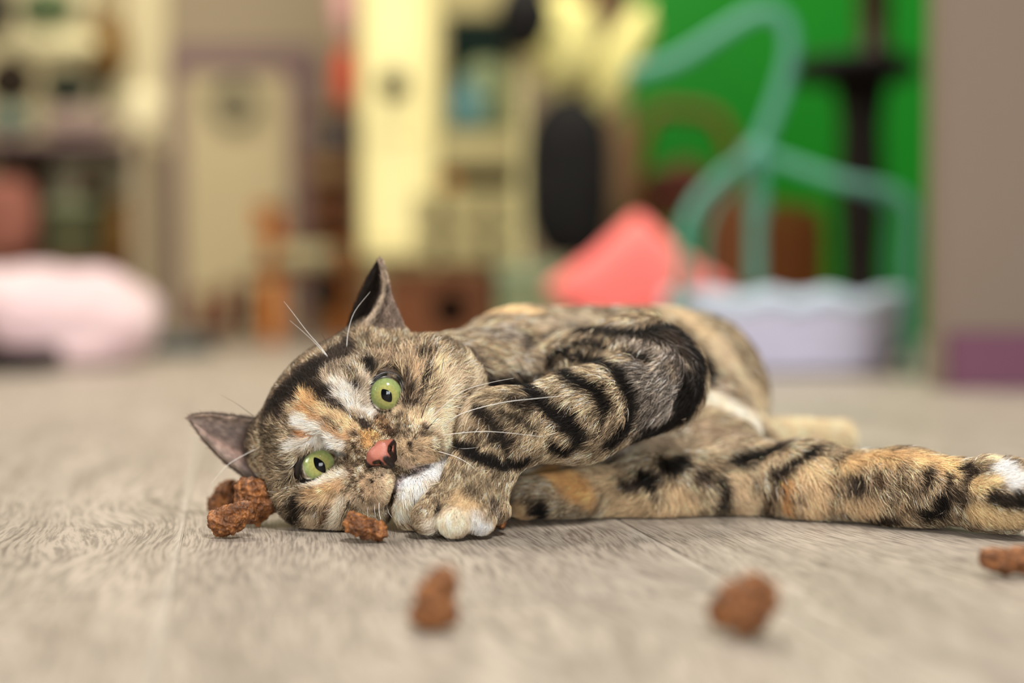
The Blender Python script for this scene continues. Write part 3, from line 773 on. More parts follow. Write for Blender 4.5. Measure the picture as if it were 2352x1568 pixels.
bm = bmesh.new(); add_lathe(bm, [(.12, 0), (.135, .008), (.135, .022), (.12, .03)], ((hx0 + hx1) / 2, YW + .02, zs - .03), 28); link('seat', bm_mesh('seat', bm, True), M_REDBR, cw)
lump('seat_cushion', ((hx0 + hx1) / 2 - .03, YW + .04, zs + .055), (.115, .09, .06), mat('maroon_cloth', (74, 34, 24), .9), cw, 2.0, .08)
for sx in (-1, 1):
    for sy in (-1, 1):
        xc = (hx0 + hx1) / 2
        wrod('leg', [(xc + sx * .09, YW + .02 + sy * .09, zs - .02), (xc + sx * .105, YW + .02 + sy * .10, zs / 2), (xc + sx * .13, YW + .02 + sy * .125, .001)], .014, M_REDBR, cw)
YQ = 3.25
cq = empty('crate', (xpx(1800, YQ), YQ + .1, 0)); tag(cq, 'brown crate of upright boards behind the mint cradle', 'crate')
xs = [1640, 1704, 1768, 1832, 1896]
for k in range(4):
    bm = bmesh.new(); a = at((xs[k] + xs[k+1]) / 2, 446 + 8 * k, YQ)
    w_ = m_px(YQ) * 58
    add_box(bm, (a[0], YQ + .01, a[2] / 2), (w_, .016, a[2]), Matrix.Rotation(-.05, 3, 'Y'), .004)
    link('board', bm_mesh('board', bm), M_BROWN, cq)
bm = bmesh.new(); add_box(bm, (xpx(1768, YQ), YQ + .20, .15), (m_px(YQ) * 250, .016, .30)); add_box(bm, (xpx(1646, YQ), YQ + .11, .15), (.016, .18, .30)); add_box(bm, (xpx(1890, YQ), YQ + .11, .15), (.016, .18, .30)); add_box(bm, (xpx(1768, YQ), YQ + .11, .012), (m_px(YQ) * 240, .17, .012))
link('side_panel', bm_mesh('side_panel', bm), M_REDBR, cq)
# ------------------------------------------------------------------ the cat
Y0 = 0.6806
U = 1.0 / 4800.0                                # one photo pixel at the face, in metres
def P(px, py, w=0.0): return at(px, py, Y0 - w * U)
def RD(r, w=0.0): return r * (Y0 - w * U) / F_PX
AX_U = np.array([0.695, 0, 0.719]); AX_V = np.array([0.719, 0, -0.695]); AX_W = np.array([0, -1.0, 0])
AXES = np.stack([AX_U, AX_V, AX_W])             # across the face, down the face, out of the face

def ell(px, py, w, ru, rv, rw, **kw): return Ell(P(px, py, w), (RD(ru, w), RD(rv, w), RD(rw, w)), AXES, **kw)
def cone(px, py, w, r, qx, qy, x, s, **kw): return Cone(P(px, py, w), P(qx, qy, x), RD(r, w), RD(s, x), **kw)
def W(Y): return (Y0 - Y) / U

NOSE = P(872, 1040, 70)
E1, E2 = (886, 903), (732, 1067)
EYE_R = RD(52)
EYE_C = [P(E1[0], E1[1], -38), P(E2[0], E2[1], -40)]

rad = dict(flow='radial')
head = [
    (ell(792, 962, -135, 200, 165, 160, L=.0065, **rad), .010),
    (ell(792, 930, -35, 95, 70, 55, L=.0045, **rad), .014),           # brow
    (cone(815, 990, -12, 40, 868, 1036, 48, 29, L=.0028, **rad), .010),  # bridge of the nose
    (ell(786, 1010, -34, 50, 44, 46, L=.0042, **rad), .016),          # inner corners of the eyes
    (ell(848, 960, -36, 48, 42, 46, L=.0042, **rad), .016),
    (ell(965, 1000, -45, 90, 95, 75, L=.0052, **rad), .012),
    (ell(800, 1120, -45, 80, 80, 70, L=.0052, **rad), .012),
    (ell(1000, 885, -100, 92, 110, 100, L=.0095, **rad), .014),       # cheek
    (ell(716, 1126, -80, 76, 92, 90, L=.0072, **rad), .014),          # cheek on the floor
    (ell(820, 1145, -70, 75, 75, 75, L=.0072, **rad), .012),
    (ell(985, 1120, -70, 70, 85, 70, L=.008, **rad), .012),           # jaw
    (ell(866, 800, -165, 62, 62, 60, L=.007, **rad), .014),           # roots of the ears
    (ell(640, 1025, -165, 62, 62, 60, L=.007, **rad), .014),
]
muzzle = [
    (ell(966, 1026, 14, 60, 50, 50, L=.0032, **rad), .006),
    (ell(862, 1108, 14, 60, 50, 50, L=.0032, **rad), .006),
]
chin = [
    (ell(975, 1112, 2, 66, 52, 48, L=.0050, flow=(.45, -.15, -.8)), .004),
    (ell(955, 1165, -30, 50, 55, 50, L=.0065, flow=(.3, -.1, -.9)), .010),
]
FX = (.93, .25, -.25)
body = [
    (cone(930, 950, -240, 150, 1190, 925, -480, 175, L=.010, flow=FX), .03),
    (Cone(at(1215, 915, .812), at(1520, 905, .868), 197 * m_px(.812), 188 * m_px(.868), L=.0105, flow=FX), .02),
    (Ell(at(1598, 915, .90), np.array([150, 150, 175]) * m_px(.90), L=.012, flow=(.75, .3, -.6)), .02),
    (Ell(at(1640, 985, .82), np.array([85, 95, 85]) * m_px(.82), L=.0105, flow=(.5, -.2, -.8)), .02),
    (Cone(at(1380, 1060, .79), at(1640, 1060, .79), 95 * m_px(.79), 95 * m_px(.79), L=.010, flow=(.9, -.2, -.3)), .02),
    (Cone(at(1690, 1010, .86), at(1925, 1003, .885), 46 * m_px(.86), 30 * m_px(.885), L=.008, flow=(.5, 0, -.6)), .012),   # other hind leg
]
arm = [
    (cone(1290, 875, W(.765), 100, 1515, 868, W(.725), 88, L=.010, flow=(.9, 0, -.35)), .012),
    (cone(1510, 886, W(.718), 88, 1330, 955, W(.694), 84, L=.009, flow=(-.85, 0, -.45)), .008),
    (cone(1330, 955, W(.694), 84, 1150, 985, W(.681), 76, L=.0075, flow=(-.8, 0, -.5)), .010),
    (cone(1146, 990, W(.680), 70, 1098, 1100, W(.671), 62, L=.0055, flow=(-.35, -.1, -.9)), .012),
    (cone(1098, 1100, W(.671), 62, 1068, 1158, W(.667), 55, L=.0045, flow=(-.3, -.2, -.9)), .010),
    (ell(1405, 862, W(.738), 150, 70, 70, L=.010, flow=(-.5, 0, -.6)), .025),
]
toes = [
    (cone(1020, 1150, W(.668), 38, 985, 1186, W(.662), 33, L=.0042, flow=(-.5, -.3, -.7)), .0028),
    (cone(1055, 1155, W(.666), 42, 1045, 1192, W(.657), 37, L=.0042, flow=(-.1, -.4, -.8)), .0028),
    (cone(1095, 1150, W(.667), 38, 1102, 1186, W(.661), 34, L=.0042, flow=(.1, -.3, -.8)), .0028),
    (cone(1120, 1125, W(.671), 34, 1138, 1165, W(.668), 28, L=.0045, flow=(.3, -.1, -.8)), .0028),
]
leg = [
    (cone(1225, 1148, W(.722), 44, 1500, 1128, W(.738), 62, L=.0075, flow=(-.9, 0, -.3)), .012),
    (cone(1500, 1128, W(.738), 62, 1680, 1112, W(.745), 78, L=.010, flow=(.7, 0, -.7)), .014),
    (cone(1650, 1095, W(.775), 82, 1850, 1112, W(.730), 72, L=.010, flow=(.6, -.1, -.75)), .014),
    (cone(1850, 1112, W(.730), 72, 2080, 1122, W(.700), 66, L=.0095, flow=(.5, -.1, -.85)), .014),
    (cone(2080, 1122, W(.700), 66, 2290, 1132, W(.668), 66, L=.0075, flow=(.6, -.1, -.7)), .014),
]
htoes = [
    (cone(2270, 1095, W(.668), 40, 2322, 1092, W(.660), 33, L=.005, flow=(.9, 0, -.2)), .003),
    (cone(2270, 1130, W(.662), 40, 2350, 1128, W(.652), 36, L=.005, flow=(.9, 0, -.2)), .003),
    (cone(2265, 1165, W(.664), 38, 2345, 1170, W(.655), 34, L=.005, flow=(.9, 0, -.3)), .003),
    (cone(2240, 1175, W(.674), 34, 2310, 1196, W(.672), 28, L=.005, flow=(.8, 0, -.4)), .003),
]
VOX = 0.00125
Fd = Field((-.17, .60, -.004), (.30, .99, .135), VOX)
def group(prims):
    G = Field(Fd.lo, Fd.lo + (Fd.n - 1) * VOX, VOX); G.n = Fd.n; G.F = np.full(tuple(Fd.n), 0.05, np.float32)
    for p, k in prims: G.add(p, k)
    return G.F
for pr, k in ((body, .02), (head, .012), (muzzle, .004), (chin, .0035), (leg, .010), (htoes, .003), (arm, .004), (toes, .0028)):
    if pr is body: Fd.F = group(pr)
    else:
        los = np.min([p.bounds(k + .012)[0] for p, _ in pr], 0); his = np.max([p.bounds(k + .012)[1] for p, _ in pr], 0)
        i0 = np.clip(((los - Fd.lo) / VOX).astype(int), 0, Fd.n - 2); i1 = np.clip(((his - Fd.lo) / VOX).astype(int) + 2, 1, Fd.n)
        G = Field(Fd.lo + i0 * VOX, Fd.lo + (i1 - 1) * VOX, VOX); G.n = i1 - i0; G.F = np.full(tuple(G.n), 0.05, np.float32)
        for p, kk in pr: G.add(p, kk)
        sl = tuple(slice(i0[q], i1[q]) for q in range(3))
        Fd.F[sl] = smin(Fd.F[sl], G.F, k)
ALL = [p for g in (head, muzzle, chin, body, arm, toes, leg, htoes) for p, _ in g]
# lids round the eyeballs, opened along the lid line; mouth line
def ec(X, Y): return (640 + X / 3.564, 800 + Y / 3.564)       # coordinates read off an enlarged view of the face
LIDS = [[(836, 216), (900, 202), (965, 222), (1006, 262), (1016, 340), (1002, 425), (960, 490), (905, 522), (850, 532), (795, 508), (755, 455), (738, 380), (748, 310), (785, 248)],
        [(172, 950), (196, 900), (240, 858), (305, 822), (375, 808), (440, 824), (486, 868), (478, 922), (440, 975), (380, 1022), (310, 1062), (235, 1086), (188, 1066), (166, 1005)]]
def on_ball(c, R_, px, py):
    d = ray(px, py); d /= np.linalg.norm(d); oc = CAM - c
    bq = oc @ d; disc = bq*bq - (oc @ oc - R_*R_)
    return CAM + d * (-bq - math.sqrt(max(disc, 0)))
for k, g_ in ((0, 1.03), (1, 1.13)):
    mx_ = np.mean(LIDS[k], 0); LIDS[k] = [tuple(mx_ + (np.array(q) - mx_) * g_) for q in LIDS[k]]
LOOPS = [smooth_path([on_ball(EYE_C[k], EYE_R + .0012, *ec(*q)) for q in LIDS[k]], 84, closed=True) for k in range(2)]
for k in range(2):
    c = EYE_C[k]
    Fd.add(Ell(c, EYE_R + .0014), .006)
    L_ = np.array(LOOPS[k]); ax_ = L_.mean(0) - c; ax_ /= np.linalg.norm(ax_)
    ux = np.cross(AX_V, ax_); ux /= np.linalg.norm(ux); uy = np.cross(ax_, ux)
    g_ = (L_ - c); gx = (g_ @ ux) / (g_ @ ax_); gy = (g_ @ uy) / (g_ @ ax_)
    th = np.arctan2(gy, gx); o_ = np.argsort(th); th, rr_ = th[o_], np.hypot(gx, gy)[o_]
    sl, g = Fd.block(c - .016, c + .016)
    q = g - c.astype(np.float32); da = q @ ax_
    da_ = np.maximum(da, 1e-5)
    x_, y_ = (q @ ux) / da_, (q @ uy) / da_
    rl = np.interp(np.arctan2(y_, x_), np.concatenate([th - 2*np.pi, th, th + 2*np.pi]), np.tile(rr_, 3))
    d_ = (np.hypot(x_, y_) - rl) * da_
    d_ = np.where(da > .002, d_, .01)
    Fd.F[sl] = smax(Fd.F[sl], -d_.astype(np.float32), .0012)
MOUTH = [[ec(955, 985), ec(983, 1040), ec(1060, 1022), ec(1150, 990), ec(1235, 962)],
         [ec(983, 1040), ec(972, 1110), ec(945, 1180), ec(910, 1250), ec(880, 1320)]]
# floor contact
zz = (Fd.lo[2] + VOX * np.arange(Fd.n[2])).astype(np.float32)[None, None, :]
Fd.F = smax(Fd.F, (.0018 - zz) + 0 * Fd.F, .003)
CV, CQ = surface_nets(Fd)
CV = laplace(CV, CQ, 2, 0.5)
# press a fold along the mouth
tri = np.concatenate([CQ[:, [0, 1, 2]], CQ[:, [0, 2, 3]]])
bvh = BVHTree.FromPolygons([tuple(v) for v in CV], [tuple(int(i) for i in q) for q in CQ])
def cast(px, py):
    d = Vector(ray(px, py)).normalized()
    h = bvh.ray_cast(Vector(CAM), d)
    return None if h[0] is None else np.array(h[0])
def seg_dist(V, pts):
    """distance of each vertex from a polyline"""
    best = np.full(len(V), 9.0)
    for a, b in zip(pts[:-1], pts[1:]):
        ab = b - a; L2 = ab @ ab + 1e-15
        t = np.clip((V - a) @ ab / L2, 0, 1)
        best = np.minimum(best, np.linalg.norm(V - a - t[:, None] * ab, axis=1))
    return best
def near(V, pts, r):
    lo = np.min(pts, 0) - r; hi = np.max(pts, 0) + r
    return np.nonzero(((V > lo) & (V < hi)).all(1))[0]
def surf_line(px):
    q = []
    for a, b in zip(px[:-1], px[1:]):
        n = max(1, int(math.hypot(b[0]-a[0], b[1]-a[1]) / 14))
        q += [(a[0] + (b[0]-a[0]) * i / n, a[1] + (b[1]-a[1]) * i / n) for i in range(n)]
    q.append(px[-1])
    r = [cast(*p) for p in q]
    return [p for p in r if p is not None]
CN = vnormals(CV, CQ)
mouth_lines = [surf_line(m) for m in MOUTH]
mouth_d = np.full(len(CV), 9.0)
for ml in mouth_lines:
    i = near(CV, ml, .012)
    mouth_d[i] = np.minimum(mouth_d[i], seg_dist(CV[i], ml))
CV = CV - CN * (np.exp(-(mouth_d / .0017) ** 2) * .0024)[:, None]
CN = vnormals(CV, CQ)
n_body = len(CV)

# ---- ears: curved shells, grown into the same mesh
def ear(rows, thick=0.0011, nt_=26, ns=20):
    """rows: lists of (px, py, w) control points across the ear, from root to tip"""
    rows3 = [[P(*c) for c in r] for r in rows]
    cols = [smooth_path([r[k] for r in rows3], nt_) for k in range(len(rows[0]))]
    n = min(len(c) for c in cols)
    G = np.array([[np.asarray(p) for p in smooth_path([c[i] for c in cols], ns)] for i in range(n)])
    h, w_, _ = G.shape
    V = G.reshape(-1, 3)
    q = [(i*w_ + j, i*w_ + j + 1, (i+1)*w_ + j + 1, (i+1)*w_ + j) for i in range(h-1) for j in range(w_-1)]
    N = vnormals(V, np.array(q))
    t = thick * (1.25 - np.repeat(np.linspace(0, 1, h), w_))
    A, B = V + N * t[:, None] * .5, V - N * t[:, None] * .5
    n0 = len(V)
    Q = list(q) + [tuple(n0 + i for i in reversed(x)) for x in q]
    rim = [i*w_ for i in range(h)] + [(h-1)*w_ + j for j in range(1, w_)] + [(h-1-i)*w_ + w_-1 for i in range(1, h)]
    for a, b in zip(rim[:-1], rim[1:]): Q.append((b, a, n0 + a, n0 + b))
    tip = np.array(rows3[-1][len(rows[0]) // 2])
    root = np.mean(rows3[0], 0)
    u = np.repeat(np.linspace(0, 1, h), w_); s = np.tile(np.linspace(0, 1, w_), h)
    return np.concatenate([A, B]), np.array(Q), (tip - root) / np.linalg.norm(tip - root), np.concatenate([u, u]), np.concatenate([s, s]), np.repeat([0, 1], n0)
EARS = []
# lower ear, opening towards the camera
EARS.append(ear([
    [(640, 925, -165), (640, 985, -250), (640, 1050, -250), (640, 1110, -215), (625, 1140, -150)],
    [(598, 958, -158), (600, 990, -230), (598, 1040, -245), (596, 1085, -210), (594, 1122, -150)],
    [(540, 954, -152), (545, 985, -205), (548, 1030, -215), (552, 1065, -190), (556, 1092, -150)],
    [(486, 948, -150), (490, 970, -185), (496, 1005, -192), (504, 1032, -175), (512, 1058, -150)],
    [(448, 950, -150), (450, 962, -165), (456, 982, -170), (462, 996, -162), (468, 1012, -150)],
    [(431, 955, -150), (431, 957, -152), (432, 959, -153), (433, 962, -152), (435, 966, -150)],
]))
# upper ear, seen almost edge on
EARS.append(ear([
    [(782, 840, -170), (820, 825, -270), (840, 822, -200), (820, 806, -128), (878, 802, -105), (930, 806, -140), (938, 815, -220)],
    [(796, 782, -168), (820, 778, -255), (836, 768, -200), (832, 756, -124), (880, 752, -104), (924, 766, -140), (926, 778, -215)],
    [(806, 738, -165), (830, 732, -240), (852, 722, -195), (862, 720, -122), (886, 712, -108), (914, 726, -140), (912, 738, -200)],
    [(822, 694, -162), (845, 684, -220), (868, 676, -185), (884, 680, -125), (890, 678, -117), (898, 688, -138), (894, 696, -185)],
    [(842, 650, -160), (857, 642, -195), (872, 640, -170), (884, 644, -132), (886, 643, -130), (889, 648, -140), (885, 652, -170)],
    [(859, 617, -156), (866, 614, -172), (873, 612, -162), (879, 613, -142), (880, 613, -141), (881, 616, -146), (878, 619, -160)],
    [(870, 600, -153), (871, 599, -155), (872, 599, -154), (873, 599, -152), (873, 599, -151), (874, 600, -152), (873, 601, -153)],
]))
VV, QQ, eflow, eu, es, eside = [CV], [CQ], [], [], [], []
for (v, q, d, u, s, sd_) in EARS:
    QQ.append(q + sum(len(x) for x in VV)); VV.append(v)
    eflow.append(np.tile(d, (len(v), 1))); eu.append(u); es.append(s); eside.append(sd_)
CV = np.concatenate(VV); CQ = np.concatenate(QQ)
CN = vnormals(CV, CQ)
nE1 = n_body + len(EARS[0][0])
ear_u = np.concatenate([np.full(n_body, -1.0)] + eu); ear_s = np.concatenate([np.zeros(n_body)] + es); ear_side = np.concatenate([np.zeros(n_body)] + eside)

# ---- groom: direction, length
D = np.stack([p.sd(CV) for p in ALL], 1)
Wt = np.exp(-(D - D.min(1)[:, None]) / .0035); Wt /= Wt.sum(1)[:, None]
radial = CV - NOSE
radial = radial + np.array([0, .035, 0])
radial /= np.linalg.norm(radial, axis=1)[:, None]
FL = np.zeros_like(CV); LEN = np.zeros(len(CV))
for i, p in enumerate(ALL):
    f = p.kw['flow']
    FL += Wt[:, i:i+1] * (radial if isinstance(f, str) else np.asarray(f)[None] / np.linalg.norm(f))
    LEN += Wt[:, i] * p.kw['L']
FL[n_body:] = np.concatenate(eflow)
LEN[n_body:] = np.where(ear_side[n_body:] > 0, .0035, .0028)
FL -= CN * (FL * CN).sum(1)[:, None]
FL /= np.linalg.norm(FL, axis=1)[:, None] + 1e-9
DENS = np.ones(len(CV))
DENS[n_body:] = np.where(ear_side[n_body:] > 0, .55, .4)
nd = np.linalg.norm(CV - NOSE, axis=1)
LEN *= np.clip((nd - .004) / .022, .28, 1)
for c in EYE_C:
    d = np.linalg.norm(CV - (c + AX_W * EYE_R * .8), axis=1)
    LEN *= np.clip((d - .003) / .010, .55, 1)
mouth_d = np.concatenate([mouth_d, np.full(len(CV) - n_body, 9.0)])
LEN *= np.clip(mouth_d / .006, .35, 1)
DENS *= np.where(mouth_d < .0012, 0.0, 1.0)
for L_ in LOOPS:
    L_ = [np.asarray(p) for p in L_]; i = near(CV, L_, .004); DENS[i] *= np.where(seg_dist(CV[i], L_ + L_[:1]) < RD(10), 0.0, 1.0)
_nx, _ny = ec(842, 868)
DENS *= np.where(np.hypot(*((CV - P(_nx, _ny, 40)) @ np.stack([AX_U / RD(31), AX_V / RD(26)], 1)).T) < 1, np.where(CV[:, 1] < .69, 0.0, 1.0), 1.0)

# ---- coat colours: soft patches and bands laid over the skin
T_AG = (150, 128, 100)
COL = np.tile(lin((146, 123, 94)), (len(CV), 1))
_nz = np.array([noise.noise(Vector(v) * 55) for v in CV]); _nz2 = np.array([noise.noise(Vector(v) * 190) for v in CV])
# tabby bands everywhere, so that the far side has a coat as well
band = np.sin(CV[:, 0] * 260 + 3.5 * _nz + CV[:, 2] * 60)
COL *= (1 - .45 * np.clip(band + .2 + .5 * _nz2, 0, 1) * (CV[:, 1] > .80))[:, None]
COL = COL * (1 + .28 * _nz[:, None] + .22 * _nz2[:, None])
def paint(pts_px, col, r, soft=.55, amt=1.0, lim=None):
    pts = surf_line(pts_px) if len(pts_px) > 1 else [p for p in [cast(*pts_px[0])] if p is not None]
    if not pts: return
    depth = sorted(p[1] for p in pts)[len(pts) // 2]
    pts = [p for p in pts if abs(p[1] - depth) < .05]
    R_ = r * depth / F_PX * (1.3 if max(col) < 60 else 1.08)
    i = near(CV[:n_body], pts, R_ * 1.5)
    if len(i) == 0: return
    d = seg_dist(CV[i], pts) if len(pts) > 1 else np.linalg.norm(CV[i] - pts[0], axis=1)
    d = d * (1 + .35 * _nz2[i])
    a = amt * np.clip((R_ * (1 + soft * .5) - d) / (R_ * soft + 1e-9), 0, 1)
    COL[i] = COL[i] * (1 - a[:, None]) + lin(col)[None] * a[:, None]
def EP(lst, col, r, **k): paint([ec(*p) for p in lst], col, r / 3.564, **k)
def AP(lst, col, r, **k): paint([(1000 + x / 2.614, 660 + y / 2.614) for x, y in lst], col, r / 2.614, **k)
def LP(lst, col, r, **k): paint([(1600 + x / 3.016, 880 + y / 3.016) for x, y in lst], col, r / 3.016, **k)
BLK = (26, 22, 19); DK = (58, 46, 37); BRN = (100, 80, 60); TAN = (190, 160, 124); CRM = (226, 200, 166); WHT = (242, 230, 218); ORG = (206, 146, 80); DOR = (168, 104, 52)
# -- head
EP([(-60, 560), (30, 400), (180, 250), (360, 130), (520, 20)], DK, 120)
EP([(-30, 480), (60, 380), (180, 260), (330, 150)], (38, 31, 26), 60, amt=.9)
EP([(-60, 700), (-20, 900), (-20, 1100), (30, 1300)], (104, 88, 66), 120)
EP([(60, 900), (80, 1050)], (120, 102, 78), 60)
EP([(330, 300), (420, 430), (500, 530), (590, 600), (700, 640)], (62, 50, 41), 60)
EP([(250, 330), (330, 420)], (52, 42, 34), 48)
EP([(480, 280), (430, 200)], (176, 156, 132), 80)
EP([(470, 310), (580, 370), (660, 450), (730, 520)], (238, 222, 204), 62)
EP([(640, 330), (700, 420)], (200, 182, 160), 40)
EP([(700, 60), (560, 130), (440, 170)], (150, 130, 106), 55)
EP([(860, 60), (1000, 50), (1150, 40)], (164, 138, 108), 70)
EP([(600, 270), (612, 300)], (38, 30, 25), 26)
EP([(740, 110), (740, 160)], (34, 28, 24), 40)
EP([(420, 320), (400, 350)], (50, 40, 33), 30)
EP([(830, 110), (900, 80)], (120, 98, 76), 30)
EP([(860, 165), (940, 172)], (186, 160, 144), 26, amt=.7)
EP([(680, 210), (740, 260)], (196, 176, 152), 35)
EP([(190, 370), (280, 430), (330, 480)], (206, 162, 108), 42)
EP([(170, 470), (250, 540), (320, 580)], (194, 144, 90), 32)
EP([(330, 480), (440, 540), (540, 590), (620, 660)], (220, 184, 138), 46)
EP([(150, 570), (270, 640), (380, 700), (480, 770), (530, 830)], (242, 228, 210), 58)
EP([(390, 650), (480, 690), (560, 720)], (192, 152, 110), 34)
EP([(420, 640), (500, 680)], (110, 84, 62), 14, amt=.6)
EP([(180, 690), (215, 730)], (176, 120, 70), 40)
EP([(70, 790), (200, 770), (320, 770), (440, 780)], (232, 218, 200), 40)
EP([(120, 860), (120, 960), (110, 1050)], (150, 132, 106), 40)
EP([(1040, 210), (1080, 330), (1040, 450), (990, 520)], (92, 74, 58), 34)
EP([(1130, 120), (1160, 260), (1120, 380)], (190, 160, 124), 40)
EP([(1230, 110), (1200, 240), (1160, 360), (1110, 450)], (84, 68, 54), 28)
EP([(1330, 120), (1300, 280), (1230, 430)], (222, 194, 152), 56)
EP([(1320, 300), (1240, 430)], (120, 96, 72), 20, amt=.7)
EP([(1180, 60), (1260, 20)], (60, 48, 38), 22)
EP([(1250, 150), (1240, 240), (1190, 340)], (52, 41, 33), 22)
EP([(1060, 160), (1100, 280), (1080, 400)], (60, 48, 38), 20)
EP([(1330, 260), (1290, 360), (1220, 450)], (92, 72, 54), 18)
EP([(1400, 80), (1380, 180)], (90, 72, 56), 20)
EP([(1440, 230), (1420, 380), (1380, 520), (1350, 640)], (224, 198, 164), 70)
EP([(1580, 220), (1600, 400), (1560, 560)], (206, 184, 154), 60)
EP([(1250, 560), (1300, 620), (1370, 700), (1380, 800)], (230, 206, 172), 60)
EP([(1120, 520), (1160, 570)], (206, 178, 140), 50)
EP([(960, 510), (1010, 480)], (226, 196, 156), 30)
EP([(820, 590), (860, 640), (900, 680)], (122, 92, 62), 52)
EP([(900, 650), (930, 690)], (76, 54, 38), 34)
EP([(680, 710), (730, 770)], (200, 150, 90), 46)
EP([(760, 690), (800, 720)], (170, 122, 70), 34)
EP([(620, 690), (640, 780), (640, 860)], (150, 122, 92), 48)
EP([(540, 930), (580, 1010)], (116, 94, 72), 44)
EP([(1020, 800), (1100, 820), (1180, 800)], (196, 166, 128), 80)
EP([(1000, 920), (1060, 960)], (206, 176, 146), 46)
EP([(1180, 880), (1260, 900)], (190, 160, 124), 48)
for q in ((1040, 620), (1072, 672), (1112, 722), (1042, 712), (1072, 772), (1210, 650), (1180, 700)): EP([q], (66, 50, 38), 20)
EP([(1160, 810), (1260, 780), (1290, 760)], (110, 88, 66), 16, amt=.6)
EP([(1100, 830), (1230, 830)], (120, 96, 72), 14, amt=.5)
EP([(860, 1050), (900, 1140), (860, 1230)], (206, 178, 144), 80)
EP([(720, 1100), (740, 1200)], (180, 150, 116), 70)
for q in ((590, 1110), (630, 1140), (680, 1170), (680, 1060), (840, 1040), (760, 1090), (700, 1240)): EP([q], (74, 56, 42), 16)
EP([(600, 1220), (700, 1290), (800, 1290)], (196, 172, 142), 46)
EP([(480, 1130), (420, 1090)], (196, 160, 118), 40)
EP([(190, 1130), (320, 1110), (420, 1060), (520, 1010)], (226, 208, 184), 28)
EP([(220, 1210), (330, 1180), (420, 1150)], (176, 138, 94), 34)
EP([(200, 1270), (330, 1240), (450, 1230)], (196, 164, 124), 30)
EP([(120, 1240), (140, 1340), (130, 1460)], (34, 28, 23), 34)
EP([(200, 1300), (230, 1290)], (60, 48, 38), 26)
EP([(400, 1290), (370, 1370), (330, 1480)], (88, 62, 40), 28)
EP([(480, 1260), (470, 1400), (440, 1500)], (206, 190, 166), 44)
EP([(250, 1380), (240, 1490)], (190, 166, 136), 38)
EP([(20, 1280), (30, 1440)], (60, 49, 39), 50)
EP([(1000, 1130), (1080, 1060), (1160, 1030), (1250, 1000)], (224, 204, 204), 60)
EP([(1080, 1120), (1200, 1080), (1330, 1000), (1390, 930)], (244, 234, 226), 75)
EP([(1020, 1230), (1120, 1200), (1220, 1180)], (232, 214, 196), 70)
EP([(980, 1340), (1060, 1330)], (222, 200, 172), 80)
EP([(920, 1420), (1000, 1440)], (200, 178, 150), 60)
# -- neck and back
AP([(250, 420), (300, 560)], (92, 78, 62), 40)
AP([(60, 350), (180, 400), (290, 520)], (78, 64, 52), 36)
AP([(100, 300), (260, 290), (420, 330)], (120, 106, 90), 60)
AP([(300, 200), (430, 170), (560, 180)], (206, 172, 124), 75)
AP([(680, 110), (800, 120), (930, 160)], (88, 76, 66), 60)
AP([(430, 260), (480, 330)], (128, 112, 96), 50)
AP([(560, 330), (540, 400)], (90, 78, 66), 30)
AP([(640, 260), (780, 240), (900, 200)], (170, 152, 128), 50)
AP([(1000, 130), (1150, 140), (1300, 120)], (170, 150, 120), 60)
AP([(1230, 170), (1250, 230)], (120, 92, 60), 36)
AP([(1380, 140), (1520, 220), (1650, 330)], (190, 166, 130), 80)
AP([(1700, 400), (1820, 560), (1880, 720)], (206, 182, 148), 90)
AP([(1700, 620), (1740, 720)], (150, 128, 104), 60)
# -- striped foreleg
AP([(420, 520), (700, 420), (960, 300), (1300, 250), (1480, 330)], (150, 128, 102), 60)
AP([(300, 700), (600, 640), (900, 560), (1100, 480)], (152, 130, 100), 100)
AP([(1180, 560), (1280, 680), (1260, 820)], (94, 84, 74), 120)
AP([(1150, 330), (1330, 420), (1430, 470)], (128, 114, 100), 60)
AP([(850, 300), (960, 280), (1100, 310), (1250, 340), (1330, 320)], BLK, 26)
AP([(760, 390), (860, 360), (950, 360), (1030, 385)], BLK, 20)
AP([(700, 430), (820, 420), (930, 460), (1040, 500), (1110, 560)], BLK, 28)
AP([(1130, 420), (1190, 440), (1260, 450)], BLK, 28)
AP([(1270, 290), (1400, 270), (1480, 310)], BLK, 40)
AP([(1420, 430), (1440, 520)], DK, 34)
AP([(1520, 330), (1600, 440), (1610, 560), (1570, 680), (1480, 780), (1360, 870), (1200, 940), (1020, 990), (860, 1030)], BLK, 66)
AP([(1480, 560), (1440, 680), (1330, 800), (1180, 890)], (32, 27, 24), 60)
AP([(1080, 540), (1140, 640), (1150, 760), (1110, 860), (1020, 930)], BLK, 46)
AP([(1280, 560), (1300, 680)], DK, 28)
AP([(690, 470), (780, 560), (860, 610), (960, 640)], BLK, 34)
AP([(950, 620), (985, 700), (965, 790), (930, 850)], BLK, 26)
AP([(510, 580), (560, 650), (640, 720), (720, 780), (800, 800)], BLK, 40)
AP([(330, 630), (420, 600), (510, 590)], (44, 36, 28), 40)
AP([(440, 690), (540, 720)], DK, 30)
AP([(770, 830), (850, 850), (850, 900)], BLK, 36)
AP([(700, 940), (770, 970)], DK, 34)
AP([(250, 760), (320, 820), (380, 900)], (70, 58, 44), 30)
AP([(140, 960), (230, 1000), (310, 1050), (420, 1070), (500, 1050)], BLK, 30)
AP([(180, 1010), (240, 1060)], DK, 22)
AP([(330, 920), (390, 940), (420, 1000)], (38, 31, 25), 22)
AP([(560, 860), (640, 900), (700, 1000)], (168, 146, 114), 46)
AP([(640, 1010), (560, 1080), (480, 1150)], (150, 132, 108), 50)
AP([(60, 1180), (200, 1150), (350, 1200)], (150, 128, 98), 90)
AP([(20, 1340), (30, 1400)], (40, 33, 28), 28)
AP([(150, 1290), (200, 1340)], (196, 166, 124), 60)
